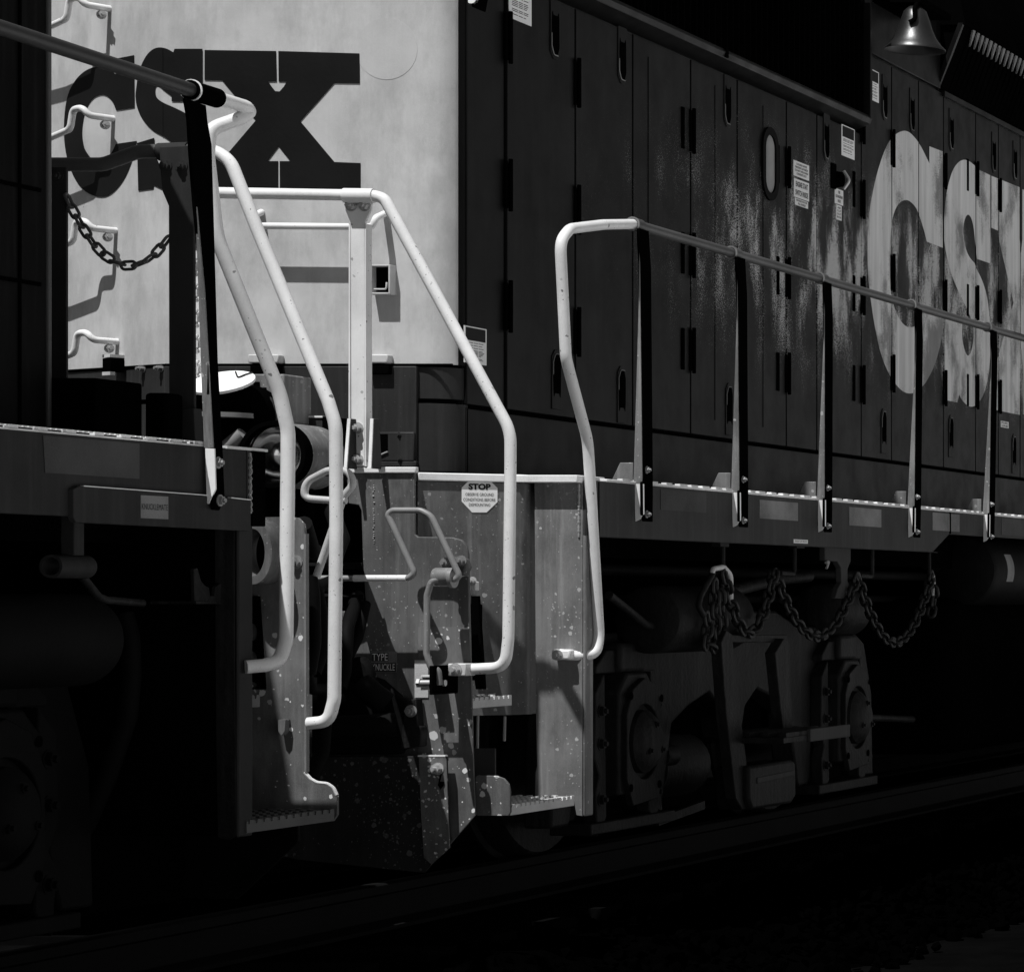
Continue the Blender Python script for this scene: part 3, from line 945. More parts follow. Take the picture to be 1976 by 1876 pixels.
m.build('latch_tongue', 'black', ul, bevel=0.003)
m = MB()
a = F(808, 1318, 11.38)
m.tube2([(a, .012), (F(860, 1318, 11.38), .012)], 12)
m.tube2([(F(806, 1318, 11.38), .018), (F(812, 1318, 11.38), .018)], 6)
m.build('latch_pin', 'bolt', ul)
m = MB()
m.box(11.40, 11.5, F(836, 0, 11.4).y, F(812, 0, 11.4).y, F(0, 1308, 11.4).z, F(0, 1303, 11.4).z)
m.box(11.40, 11.5, F(815, 0, 11.4).y, F(811, 0, 11.4).y, F(0, 1332, 11.4).z, F(0, 1303, 11.4).z)
m.build('latch_keeper', 'tread', ul, bevel=0.003)
# handrail foot clamp
m = MB()
m.box(11.42, 11.5, F(906, 0, 11.45).y, F(868, 0, 11.45).y, F(0, 1304, 11.45).z, F(0, 1280, 11.45).z)
fc = m.build('handrail_foot', 'tread', er, bevel=0.004)
bolt(er, F(879, 1292, 11.42), -FW, 0.018, 0.02)

# --- step well: slanted wall with the STOP sign, inboard panel, treads
pA, pB = F(806, 917, 12.05), F(1003, 920, 12.26)
wd = Vector((pB.x - pA.x, pB.y - pA.y, 0))
wlen = wd.length
wdir = wd.normalized()
wn_ = Vector((-wdir.y, wdir.x, 0))
if wn_.x > 0:
    wn_ = -wn_
z_top, z_bot = 1.585, F(0, 1379, 12.26).z
plan = [Vector((pA.x, pA.y, 0)), Vector((pB.x, pB.y, 0))]
for k in range(1, 7):
    a = math.radians(75 * k / 6)
    plan.append(Vector((pB.x, pB.y, 0)) + wdir * 0.06 * math.sin(a) - wn_ * 0.10 * (1 - math.cos(a)))
plan.append(plan[-1] + FW * 0.08)
back = [p - wn_ * 0.012 for p in reversed(plan)]
lowz = F(0, 1360, 12.2).z
stopwall = MB().prism([p + UP * z_bot for p in plan + back], (0, 0, z_top - z_bot)).build('step_well_wall', 'steel', B)
MB().prism([p + UP * 1.588 for p in [q + wn_ * .012 for q in plan] + back], (0, 0, 0.032)).build('platform_nosing', 'nosing', pf, bevel=0.004)
# STOP octagon
def wp(u, v, lift=0.002):
    return P(u, v, pA + wn_ * lift, wn_)
oc = [(911, 922), (940, 922), (960, 942), (960, 969), (939, 989), (911, 989), (891, 968), (891, 941)]
stop = MB().prism([wp(*p) for p in oc], wn_ * -0.0015).build('stop_sign', 'decal', stopwall, label='white octagonal STOP decal')
def wall_text(lines, u0, v0, u1, v1, bold=0.0, lead=1.2):
    a, b_, c_ = wp(u0, v1, .0025), wp(u1, v1, .0025), wp(u0, v0, .0025)
    lettering('stop_text', lines, a, wdir, UP, (b_ - a).length, (c_ - a).length, 'ink', stop, lead, 0.0005, bold)
wall_text(['STOP'], 904, 933, 947, 945, 0.05)
wall_text(['OBSERVE GROUND'], 898, 951, 953, 957)
wall_text(['CONDITIONS BEFORE'], 894, 961, 956, 967)
wall_text(['DISMOUNTING'], 905, 971, 946, 977)
# inboard panel
PX_ = 12.29
ip = [F(1031, 927, PX_), F(1124, 928, PX_), F(1124, 1575, PX_), F(1112, 1573, PX_), F(1107, 1545, PX_), F(1032, 1537, PX_), F(1033, 1490, PX_), F(1036, 1478, PX_), F(1034, 1390, PX_), F(1033, 1200, PX_)]
panel = MB().prism(ip, (0.012, 0, 0)).build('step_side_panel', 'panel', B, bevel=0.002)
fl = [F(1124, 928, PX_), F(1124, 1575, PX_)]
py = fl[0].y
MB().box(PX_, PX_ + 0.075, py - 0.012, py, fl[1].z, fl[0].z).build('panel_flange', 'panel', panel, bevel=0.006)
wb = MB()
for i in range(30):
    p = F(1117, 936 + i * 3.4, PX_ - 0.002)
    r = random.uniform(.003, .006)
    wb.tube2([(p - UP * .004, r), (p + UP * .004, r)], 6)
wb.build('weld_bead', 'weld', panel)
MB().box(PX_, 12.46, py - 0.014, py - .002, F(0, 1034, PX_).z, 1.60).build('corner_bracket', 'sill', panel, bevel=0.003)
MB().box(PX_ - .05, 12.5, -1.05, py - 0.02 + .02, 1.588, 1.618).build('platform_corner', 'nosing', pf, bevel=0.003)
# treads: a plate with a serrated lip
def tread(x0, x1, y0, y1, z, mat, parent, teeth=14, name='step_tread', th=0.036, rows=3):
    o = empty('step', (x0, y0, z), parent)
    m = MB().box(x0, x1, y0 + 0.004, y1, z - 0.012, z)
    # outer lip with a saw-tooth upper edge
    pts = [Vector((x0, y0, z - th)), Vector((x1, y0, z - th))]
    n = teeth
    w = (x1 - x0) / n
    for i in range(n):
        xr = x1 - i * w
        pts += [Vector((xr, y0, z + .004)), Vector((xr - w * .55, y0, z + .004)), Vector((xr - w * .62, y0, z - .008)), Vector((xr - w * .93, y0, z - .008))]
    pts.append(Vector((x0, y0, z + .004)))
    lip = MB().prism(pts, (0, 0.006, 0))
    m.build('tread_plate', mat, o)
    lip.build('tread_lip', mat, o)
    mm = MB()
    for r in range(1, int((y1 - y0) / 0.05)):
        yy = y0 + r * 0.05
        for i in range(n):
            xr = x0 + (i + .2 + .5 * (r % 2)) * w
            if xr + w * .5 < x1:
                mm.box(xr, xr + w * .5, yy, yy + .018, z - .001, z + .007)
    g_ = mm.build('tread_grip', mat, o)
    g_['kind'] = 'stuff'
    return o
tread(11.60, 12.15, -1.50, -1.17, 0.338, 'tread', B, 14)
tread(11.58, 11.98, -1.33, -1.08, 0.742, 'tread', B, 10)
tread(11.53, 11.62, -1.30, -1.02, 1.16, 'tread', B, 3)
MB().box(11.6, 12.2, -1.12, -1.10, 0.80, 1.1).build('step_riser', 'black', B)
gf = [(917, 1500), (921, 1496), (958, 1497), (972, 1502), (981, 1512), (984, 1525), (985, 1567), (981, 1574), (921, 1574), (917, 1571)]
MB().prism([F(a, b_, 11.56) for a, b_ in gf], (0.012, 0, 0)).build('step_guard', 'speck', B, bevel=0.002)
front_rect(912, 1444, 955, 1500, 11.75, .01).build('step_back_plate', 'sill', B)
MB().tube([F(922, 1380, 11.9), F(921, 1445, 11.9)], .006, 0, 8).build('step_rod', 'rod', B)
MB().tube([F(974, 1382, 11.95), F(973, 1430, 11.95)], .006, 0, 8).build('step_rod', 'rod', B)
# small bits beside the lever plate
bs = front_rect(908, 1122, 918, 1140, 11.62, .03).build('step_bracket', 'tread', B, bevel=.004)
bolt(bs, F(912, 1121, 11.62), -FW, .012, .015)
m = MB().prism([F(a, b_, 11.7) for a, b_ in ((909, 1150), (922, 1150), (934, 1330), (918, 1330), (908, 1255))], (.02, 0, 0))
m.build('step_hanger', 'black', B)

# --- side sill of the walkway
YS = -1.5
ZS0, ZS1 = 1.372, 1.600
xs0 = S(1146, 0, YS).x
xa, xb = S(1800, 1060, YS).x, S(1832, 1033, YS).x
sp = [Vector((xs0, YS, ZS0)), Vector((xa, YS, ZS0)), Vector((xb, YS, 1.475)), Vector((27, YS, 1.475)), Vector((27, YS, ZS1)), Vector((xs0, YS, ZS1))]
sill = MB().prism(sp, (0, 0.02, 0)).build('side_sill', 'sill', B, bevel=0.004)
MB().box(12.46, 27, YS + .01, HY + 0.03, 1.585, 1.606).build('walkway', 'sill', B)
MB().box(S(1170, 0, YS).x, 27, YS - .004, YS + .03, 1.598, 1.610).build('walkway_edge', 'nosing', sill, bevel=0.003)
gr = MB()
x = 12.6
while x < 21:
    w = random.uniform(.05, .09)
    gr.box(x, x + w, YS - .002, YS + .02, 1.609, 1.6175)
    x += w + random.uniform(.04, .09)
gr.build('walkway_grating', 'nosing', sill)['kind'] = 'stuff'
sg = MB().box(S(1154.5, 0, YS).x, S(1156, 0, YS).x, YS - .002, YS, 1.38, 1.595).build('sill_joint', 'black', sill)
def side_quad(name, pts, y, mat, parent, t=0.002, label=None):
    return MB().prism([S(a, b_, y) for a, b_ in pts], (0, t, 0)).build(name, mat, parent, label=label)
t7 = tile(1800, 900, 600)
def sill_patch(u0, u1, z0, z1, mat='sticker', nm='reflector_patch'):
    return MB().box(S(u0, 0, YS).x, S(u1, 0, YS).x, YS - .0022, YS - .0002, z0, z1).build(nm, mat, sill)
sill_patch(1274, 1362, 1.50, 1.588, 'sticker_dim')
sill_patch(1465, 1539, 1.492, 1.578)
sill_patch(1638, 1700, 1.488, 1.580)
sill_patch(1799, 1851, 1.492, 1.588)
sill_patch(1932, 1990, 1.492, 1.588, 'sticker_dim')
MB().box(S(1832, 0, YS).x, S(1834, 0, YS).x, YS - .004, YS, 1.478, 1.598).build('sill_joint', 'black', sill)
pl = sill_patch(1531, 1558, 1.386, 1.404, 'decal', 'sill_label')
a = S(1533, 0, YS).x
lettering('label_text', ['FRONT OF TRUCK'], (a, YS - .0024, 1.391), FW, UP, S(1556, 0, YS).x - a, .009, 'ink', pl)

# --- side handrail: pale painted end loop, dark running length
yh = -1.5
t9 = tile(1200, 500, 800)
loop = [S(1222, 433, yh), S(1165, 434, yh), S(1100, 442, yh), S(1081, 465, yh), S(1092, 690, yh), S(1100, 722, yh), S(1134, 850, yh), S(1138, 910, yh), S(1143, 1000, yh), S(1156, 1228, yh), S(1150, 1262, yh), F(1118, 1266, 12.30), F(1080, 1262, 12.28)]
sh_ = MB().tube(loop, 0.0212, [0, .1, .12, .12, .1, .12, .2, .2, .1, .12, .08, .05, 0], 14).build('side_handrail_loop', 'white_rail', B)
MB().box(12.24, 12.29, F(1106, 0, 12.27).y, F(1070, 0, 12.27).y, F(0, 1273, 12.27).z, F(0, 1253, 12.27).z).build('handrail_foot', 'white_rail', sh_, bevel=0.008)
bolt(sh_, F(1076, 1264, 12.24), -FW, 0.016, 0.018)
zr = S(1222, 433, yh).z
xr0 = S(1222, 433, yh).x
rail_b = MB().tube([Vector((xr0, yh, zr)), Vector((27, yh, zr - 0.01))], 0.021, 0, 14).build('side_handrail', 'dark_rail', B)
def side_stanchion(ut, ub, parent, name='handrail_stanchion', foot=True, vtop=None, vbot=None, mats=('black', 'white')):
    """flat bar bent over at the top, clamped round the rail; foot painted white"""
    xt, xb_ = S(ut, 0, yh).x, S(ub, 0, yh).x
    zt, zb = zr - 0.0, 1.445
    zw = 1.600
    w = 0.10
    # outer face (towards -y) strap, its shade painted black, slightly leaning out at the foot
    pts = [(0.0, zt - .02), (0.0, zt - .075), (.012, zt - .16), (.012, 1.62), (.0, zw), (0.0, zb + .03), (.02, zb), (w, zb), (w + .006, zw), (w + .014, zt - .18), (w + .004, zt - .10), (w - .004, zt - .02)]
    o = MB().prism([Vector((xb_ + (xt - xb_) * (z - zb) / (zt - zb) + dx, yh - .034, z)) for dx, z in pts], (0, .012, 0)).build(name, mats[0], parent, bevel=0.002)
    # inner flange facing the near end, painted paler as the sunlit face: narrow at the top, wide at the foot
    def xx(z):
        return xb_ + (xt - xb_) * (z - zb) / (zt - zb) + .006
    fl = MB().prism([Vector((xx(zt - .12), yh - .030, zt - .12)), Vector((xx(zt - .3), yh - .030 + .004, zt - .3)), Vector((xx(zw), yh + .006, zw)), Vector((xx(zw), yh - .030, zw))], (.008, 0, 0))
    fl.build('stanchion_flange', 'panel', o)
    ft = MB().prism([Vector((xx(zw) - .002, yh - .036, zw)), Vector((xx(zw) - .002, yh + .002, zw)), Vector((xx(zb) - .002, yh - .001, zb)), Vector((xx(zb) - .002, yh - .018, zb + .008)), Vector((xx(zb + .03) - .002, yh - .036, zb + .03))], (.008, 0, 0))
    ft.build('stanchion_foot', mats[1], o)
    MB().tube2([(Vector((xt + .012, yh, zr)), .0275), (Vector((xt + .085, yh, zr)), .0275)], 16).build('rail_clamp', 'dark_rail', o)
    ringp = circle_pts((xt + .010, yh, zr), (0, 1, 0), (0, 0, 1), .030, n=20)
    ringi = circle_pts((xt + .010, yh, zr), (0, 1, 0), (0, 0, 1), .0235, n=20)
    MB().holed(ringp, [ringi], (.006, 0, 0)).build('clamp_edge', 'panel', o)
    for z in (1.475, 1.66):
        bolt(o, (xb_ + .036, yh - .034, z), -Vector((0, 1, 0)), .012, .012, 'rod')
    # tab standing on the walkway behind the foot
    yy = yh + .02
    tab = [Vector((xb_ + .03, yy, 1.606)), Vector((xb_ + .03, yy + .095, 1.606)), Vector((xb_ + .03, yy + .055, 1.69)), Vector((xb_ + .03, yy, 1.69))]
    MB().prism(tab, (.008, 0, 0)).build('stanchion_tab', 'panel', o, bevel=.003)
    return o
for (ut, ub) in ((1218, 1225), (1408, 1413), (1578, 1578), (1756, 1752), (1903, 1897)):
    side_stanchion(ut, ub, B)
for xx_ in (19.3, 20.9, 22.5, 24.1, 25.7):
    uu = VU - FOC * (yh - CY) / xx_
    side_stanchion(uu, uu, B)

# --- hood doors along the side
YD = HY - 0.012
def HXu(u):
    return FOC * (HY - CY) / (VU - u)
seams = [972, 1105, 1216, 1328, 1418, 1513, 1572, 1658, 1716.5, 1768.5, 1817, 1879, 1923, 1965, 2010, 2060, 2105, 2150, 2190, 2226, 2260]
xsm = [HXu(u) for u in seams]
GAP = 0.007
Z_D0 = 1.918
def ztop(x):
    return 3.735 if x < 17.1 else 4.20
doors = []
for i in range(len(xsm) - 1):
    x0, x1 = xsm[i] + GAP, xsm[i + 1] - GAP
    zt = ztop(0.5 * (x0 + x1))
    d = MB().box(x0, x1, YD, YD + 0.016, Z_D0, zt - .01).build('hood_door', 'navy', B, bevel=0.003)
    doors.append(d)
# corner post between the end and the first door
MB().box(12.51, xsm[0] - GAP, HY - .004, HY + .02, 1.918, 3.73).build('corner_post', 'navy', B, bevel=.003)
MB().box(12.53, 21, HY - 0.006, HY + .004, 1.9, 1.916).build('skirt_rail', 'black', B)
def latch(door, x, z, flip):
    s = -1 if flip else 1
    w, h = .048, .130
    pts = [(-w, h), (w, h), (w, -h + .03), (w - .03, -h), (-w + .03, -h), (-w, -h + .03)]
    o = MB().prism([Vector((x + a, YD - .004, z + s * b_)) for a, b_ in pts], (0, .005, 0)).build('latch', 'navy', door, bevel=.002)
    pts = [(-.034, .045), (-.03, .075), (-.022, .06), (.022, .06), (.03, .075), (.034, .045), (.036, -.075), (.02, -.108), (-.02, -.108), (-.036, -.075)]
    MB().prism([Vector((x + a, YD - .0055, z + s * b_)) for a, b_ in pts], (0, .002, 0)).build('latch_recess', 'black', door)
    rim = [Vector((x - .04, YD - .006, z + s * -.02)), Vector((x - .04, YD - .006, z + s * -.075)), Vector((x - .018, YD - .006, z + s * -.112)), Vector((x + .022, YD - .006, z + s * -.112))]
    MB().tube(rim, .0025, .02, 6).build('latch_rim', 'sticker', door)
def hinge(door, x, z, double=False):
    m = MB()
    m.box(x - .018, x + .0, YD - .007, YD + .002, z - .10, z + .10)
    m.tube2([((x + .012, YD - .012, z - .11), .009), ((x + .012, YD - .012, z + .11), .009)], 10)
    m.box(x + .018, x + .028, YD - .006, YD + .002, z - .095, z + .095)
    m.build('hinge', 'black', door, bevel=.002)
def on_hood(u, v):
    X = HXu(u)
    return X, CZ + (VV - v) * X / FOC
def door_at(x):
    for i in range(len(doors)):
        if xsm[i] <= x < xsm[i + 1]:
            return doors[i]
    return doors[-1]
for (u, v) in ((1065, 58), (1195, 108), (1399, 196), (1590, 266), (1703, 190), (1756, 215), (1832, 252), (1914, 296), (1955, 312)):
    x, z = on_hood(u, v)
    latch(door_at(x), x, z, False)
for (u, v) in ((1068, 733), (1194, 762), (1402, 790), (1701, 832), (1831, 842), (1953, 876)):
    x, z = on_hood(u, v)
    latch(door_at(x), x, z, True)
for us, zs in ((972, (2.35, 2.86, 3.48)), (1105, (2.3, 2.84, 3.40)), (1328, (2.32, 2.78, 3.38)), (1513, (2.3, 2.80, 3.38)), (1658, (2.32, 2.82, 3.36, 3.78)), (1716, (2.42, 3.0, 3.72)), (1817, (2.4, 2.95, 3.72)), (1879, (2.42, 2.98, 3.76)), (1923, (2.42, 3.0, 3.72))):
    for z in zs:
        hinge(door_at(HXu(us) + .02), HXu(us), z)
for us, zs in ((1312, (2.32, 2.78, 3.38)), (1496, (2.3, 2.80, 3.38)), (1643, (2.32, 2.82, 3.4)), (1863, (2.42, 2.98, 3.76))):
    for z in zs:
        MB().box(HXu(us) - .016, HXu(us) + .016, YD - .007, YD + .002, z - .10, z + .10).build('hinge', 'black', door_at(HXu(us)), bevel=.006)
# pressed ribs on some doors
for u in (1246, 1375, 1468):
    x = HXu(u)
    MB().box(x - .004, x + .004, YD - .003, YD + .001, 2.0, 3.65).build('door_rib', 'navy', door_at(x), bevel=.002)
# slot window
x, z = on_hood(1479.5, 317)
def stadium(x, z, w, h, y, n=10):
    r = w
    top = [(x + r * math.cos(math.pi * k / n), z + h - r + r * math.sin(math.pi * k / n)) for k in range(n + 1)]
    bot = [(x + r * math.cos(math.pi + math.pi * k / n), z - h + r + r * math.sin(math.pi + math.pi * k / n)) for k in range(n + 1)]
    return [Vector((a, y, b_)) for a, b_ in top + bot]
win = MB().prism(stadium(x, z, .075, .155, YD - .003), (0, .004, 0)).build('slot_window', 'frosted', B)
MB().holed(stadium(x, z, .108, .19, YD - .012), [stadium(x, z, .07, .15, YD - .012)], (0, .014, 0)).build('window_gasket', 'rubber', win)

# --- lettering on the hood side
t6, t9s = tile(1700, 0, 700), tile(1800, 500, 600)
def H(p):
    X = HXu(p[0])
    return Vector((X, YD - .0016, CZ + (VV - p[1]) * X / FOC))
def smooth_loop(pts, it=1):
    for _ in range(it):
        out = []
        for i in range(len(pts)):
            a, b_ = pts[i], pts[(i + 1) % len(pts)]
            out += [(a[0] * .75 + b_[0] * .25, a[1] * .75 + b_[1] * .25), (a[0] * .25 + b_[0] * .75, a[1] * .25 + b_[1] * .75)]
        pts = out
    return pts
def side_letter(outer, holes, name='letter'):
    outer = [p for i, p in enumerate(outer) if (p[0] - outer[i - 1][0]) ** 2 + (p[1] - outer[i - 1][1]) ** 2 > 0.05]
    bm = bmesh.new()
    for lp in [outer] + holes:
        v_ = [bm.verts.new(H(p)) for p in lp]
        for i in range(len(v_)):
            bm.edges.new((v_[i], v_[(i + 1) % len(v_)]))
    bmesh.ops.triangle_fill(bm, use_beauty=True, edges=bm.edges[:])
    for x in xsm:
        for xx_, nn in ((x - GAP, 1), (x + GAP, -1)):
            bmesh.ops.bisect_plane(bm, geom=bm.verts[:] + bm.edges[:] + bm.faces[:], plane_co=(xx_, 0, 0), plane_no=(1, 0, 0))
        kill = [f for f in bm.faces if abs(f.calc_center_median().x - x) < GAP]
        bmesh.ops.delete(bm, geom=kill, context='FACES')
    bmesh.ops.recalc_face_normals(bm, faces=bm.faces[:])
    me = bpy.data.meshes.new(name)
    bm.to_mesh(me)
    bm.free()
    me.materials.append(M['letter_side'])
    o = bpy.data.objects.new(name, me)
    COL.objects.link(o)
    attach(o, hood)
    return o
Cout = arc([(1789, 316), (1770, 277), (1752, 256), (1739, 252), (1722, 260), (1706, 280), (1687, 335), (1675, 394), (1670, 440), (1669, 490), (1671, 542), (1675, 575), (1682, 624), (1694, 682), (1711, 724), (1732, 753), (1752, 762), (1773, 752), (1794, 719), (1807, 682), (1815, 640)])
Cout += [(1815, 606), (1777, 590)]
Cout += arc([(1777, 602), (1769, 624), (1752, 635), (1735, 624), (1722, 597), (1715, 572), (1713, 530), (1713, 474), (1716, 425), (1727, 394), (1745, 384), (1761, 397), (1769, 414), (1779, 446), (1784, 467)])
Cout += [(1815, 479), (1815, 293), (1789, 283)]
side_letter(Cout, [])
Sout = arc([(1878, 321), (1866, 311), (1854, 308), (1842, 316), (1831, 335), (1821, 376), (1817, 423), (1817, 462), (1822, 494), (1832, 532), (1847, 567), (1862, 597), (1872, 620), (1875, 645), (1872, 675), (1864, 690), (1857, 677), (1852, 652), (1853, 622), (1853, 612)])
Sout += [(1818.5, 606), (1818.5, 772), (1843, 777), (1847, 762)]
Sout += arc([(1847, 762), (1852, 773), (1867, 787), (1882, 782), (1897, 757), (1905, 715), (1908, 670), (1907, 629), (1902, 577), (1892, 542), (1879, 517)])
Sout += arc([(1877, 509), (1864, 494), (1857, 472), (1854, 442), (1857, 424), (1863, 413), (1870, 420), (1875, 440), (1878, 475), (1881, 500)])
Sout += [(1907, 509), (1907, 339), (1878, 325)]
side_letter(Sout, [])
Xo = [(1909, 340), (1963.5, 362), (1963.5, 460), (1966, 490), (1969, 462), (1969, 366), (2030, 388), (2030, 468), (2008, 466), (1990, 600), (2008, 716), (2030, 726), (2030, 806), (1970, 800), (1970, 712), (1967, 672), (1964, 712), (1964, 801), (1909, 790), (1909, 690), (1921, 692), (1952, 584), (1922, 457), (1922, 446), (1909, 440)]
side_letter(Xo, [])

# --- notices and labels
def notice(u0, v0, u1, v1, kind, lines=None, parent=None):
    """(u0, v0) top left, (u1, v1) bottom right on the hood side"""
    x0, x1 = HXu(u0), HXu(u1)
    z1, z0 = CZ + (VV - v0) * x0 / FOC, CZ + (VV - v1) * x1 / FOC
    par = doors[0] if x0 < xsm[1] else door_at(0.5 * (x0 + x1))
    o = MB().box(x0, x1, YD - .003, YD - .0005, z0, z1).build('notice', 'decal', par)
    w, h = x1 - x0, z1 - z0
    if kind == 'danger':
        MB().box(x0 + w * .06, x1 - w * .06, YD - .0042, YD - .0025, z0 + h * .62, z1 - h * .035).build('notice_header', 'ink', o)
        m = MB()
        zz = z0 + h * .55
        while zz > z0 + h * .08:
            for a, b_ in ((.12, .38), (.42, .60), (.64, random.uniform(.74, .9))):
                m.box(x0 + w * a, x0 + w * b_, YD - .0038, YD - .0025, zz, zz + h * .014)
            zz -= h * random.choice((.035, .035, .07))
        m.build('notice_print', 'ink', o)['kind'] = 'stuff'
    else:
        lettering('notice_text', lines, (x0 + w * .08, YD - .003, z0 + h * .12), FW, UP, w * .84, h * .76, 'ink', o, 1.15, .0008, .02)
    return o
notice(975.5, -62, 1019, 52, 'danger')
notice(889, 628, 932, 706, 'danger')
notice(1665, 128, 1691, 200, 'danger')
notice(1619, 240, 1644, 310, 'danger')
notice(1526, 309, 1556, 350, 'text', ['COOLING WATER', 'PRESSURE CAP INSIDE', 'DO NOT OPEN WHEN', 'CONTENTS HOT'])
notice(1527, 344, 1556, 390, 'text', ['ENGINE START', 'SWITCH INSIDE'])
notice(1529, 382, 1554, 404, 'text', ['ENGINE WATER', 'FILL INSIDE'])
notice(1606, 363, 1622, 398, 'text', ['FIRE', 'EXTINGUISHER', 'INSIDE'])
notice(1609, 395, 1619, 427, 'text', ['AIR', 'CUT', 'OUT', 'BOX'])
notice(1927, 812, 1942, 827, 'text', ['FUEL', 'LINE'])
# key switch by the notices
x, z = on_hood(1611, 347)
ks = MB().tube2([((x, YD, z), .045), ((x, YD - .03, z), .04)], 16).build('key_switch', 'black', door_at(x))
MB().tube([Vector((x + .02, YD - .03, z + .05)), Vector((x + .03, YD - .06, z)), Vector((x + .02, YD - .03, z - .05))], .008, .03, 8).build('switch_lever', 'bolt', ks)
MB().box(x - .10, x - .03, YD - .01, YD + .002, z - .06, z + .08).build('switch_flap', 'black', ks, bevel=.01)

# --- air intake with its ledge
LX1 = HXu(1654)
lt = MB().prism([Vector((12.42, HY + .02, 3.735)), Vector((12.42, HY - .075, 3.775)), Vector((12.42, HY - .085, 3.805)), Vector((12.42, HY - .075, 3.822)), Vector((12.42, HY + .02, 3.822))], (LX1 - 12.42, 0, 0)).build('intake_ledge', 'navy', B, bevel=.004)
MB().box(15.02, 15.05, HY - .087, HY, 3.78, 3.826).build('ledge_joint', 'black', lt)
ik = MB().box(12.55, LX1 - .02, HY - .03, HY + .02, 3.822, 4.6).build('intake_back', 'black', B)
fin = MB().box(-.006, .006, HY - .07, HY - .028, 3.823, 4.58).mesh('intake_fin')
fin.materials.append(M['black'])
x = 12.6
while x < LX1 - .03:
    inst(fin, 'intake_fin', (x, 0, 0), ik)
    x += .075
MB().box(LX1 - .03, LX1 + .005, HY - .085, HY + .02, 3.80, 4.6).build('intake_end', 'navy', B, bevel=.004)
# --- flared radiator grille further along
GX = HXu(1814)
ga, gb2 = S(1814, 172, HY), Vector((GX, -1.04, 4.60))
grl = MB().prism([Vector((GX, HY, 4.20)), Vector((GX, -1.04, 4.60)), Vector((GX, -0.85, 4.60))], (9, 0, 0)).build('radiator_housing', 'black', B)
MB().prism([Vector((GX - .03, HY + .01, 4.19)), Vector((GX - .03, -1.05, 4.61)), Vector((GX - .03, -1.02, 4.61)), Vector((GX - .03, HY + .03, 4.21))], (.03, 0, 0)).build('grille_frame', 'navy', grl)
MB().box(GX, 27, HY - .03, HY + .02, 4.17, 4.205).build('grille_sill', 'navy', grl, bevel=.004)
bar_ = MB().prism([Vector((-.004, HY - .004, 4.205)), Vector((-.004, -1.052, 4.60)), Vector((-.004, -1.035, 4.60)), Vector((-.004, HY + .01, 4.205))], (.008, 0, 0)).mesh('grille_bar')
bar_.materials.append(M['black'])
tooth = MB().prism([Vector((-.022, -1.056, 4.60)), Vector((.022, -1.056, 4.60)), Vector((.022, -1.050, 4.575)), Vector((0, -1.030, 4.50)), Vector((-.022, -1.050, 4.575))], (0, .01, 0)).mesh('grille_tooth')
tooth.materials.append(M['panel'])
x = GX + .14
k = 0
while x < 21.6:
    inst(bar_, 'grille_bar', (x, 0, 0), grl)
    inst(tooth, 'grille_tooth', (x + .035, 0, 0), grl)
    x += .088
MB().prism([Vector((GX - .02, -1.06, 4.60)), Vector((GX - .02, -1.03, 4.75)), Vector((GX - .02, -.80, 5.25)), Vector((GX - .02, .80, 5.25)), Vector((GX - .02, .9, 4.6)), Vector((GX - .02, -.85, 4.60))], (8, 0, 0)).build('grille_hood', 'black', grl)
MB().box(17.2, GX - .02, HY - .01, HY + .02, 4.21, 4.62).build('upper_side_panel', 'navy', B, bevel=.004)
# --- bell in its yoke
bc = Vector((17.4, -1.14, 0))
bt = F(1752, 13, 17.4)
bc = Vector((17.4, F(1766, 0, 17.4).y, F(0, 13, 17.4).z))
prof = [(.0, .002), (-.004, .035), (-.03, .062), (-.075, .078), (-.13, .094), (-.18, .115), (-.22, .143), (-.243, .166), (-.252, .168), (-.246, .155), (-.15, .09)]
bell = MB().tube2([(bc + UP * h_, r_) for h_, r_ in prof], 40).build('bell', 'bronze', B, label='bronze bell with dark yoke')
MB().tube([bc + Vector((0, .12, .03)), bc + Vector((0, .10, .02)), bc + UP * .02, bc + Vector((0, -.03, .0)), bc + Vector((-.02, -.0, -.05))], .014, .02, 10).build('bell_yoke', 'black', bell)
MB().tube([bc + Vector((.16, .02, .03)), bc + Vector((.13, -.03, -.10)), bc + Vector((.17, -.04, -.2))], .008, .03, 8).build('bell_clapper_arm', 'rod', bell)
MB().tube([bc + Vector((-.02, -.02, .02)), bc + Vector((-.075, -.02, -.03)), bc + Vector((-.09, -.03, -.09)), bc + Vector((-.10, -.0, -.11))], .013, .03, 8).build('bell_strap', 'black', bell)
MB().box(17.36, 17.9, -1.18, -.85, bc.z + .012, bc.z + .05).build('bell_bracket', 'black', bell, bevel=.004)
MB().box(17.22, 17.4, -1.0, -.88, bc.z + .014, bc.z + .04).build('bell_hanger', 'black', bell)
# --- marker lamp near the top of the corner
ml = F(913, -4, 12.6)
mk = MB().prism([F(a, b_, 12.55) for a, b_ in ((872, -20), (918, -20), (912, 14), (898, 18), (894, 27), (880, 24), (876, 18), (868, 16))], (.12, 0, 0)).build('marker_lamp', 'black', B, bevel=.006)
MB().tube2([(F(908, -2, 12.52), .02), (F(908, -2, 12.56), .03)], 14).build('marker_lens', 'chrome', mk)

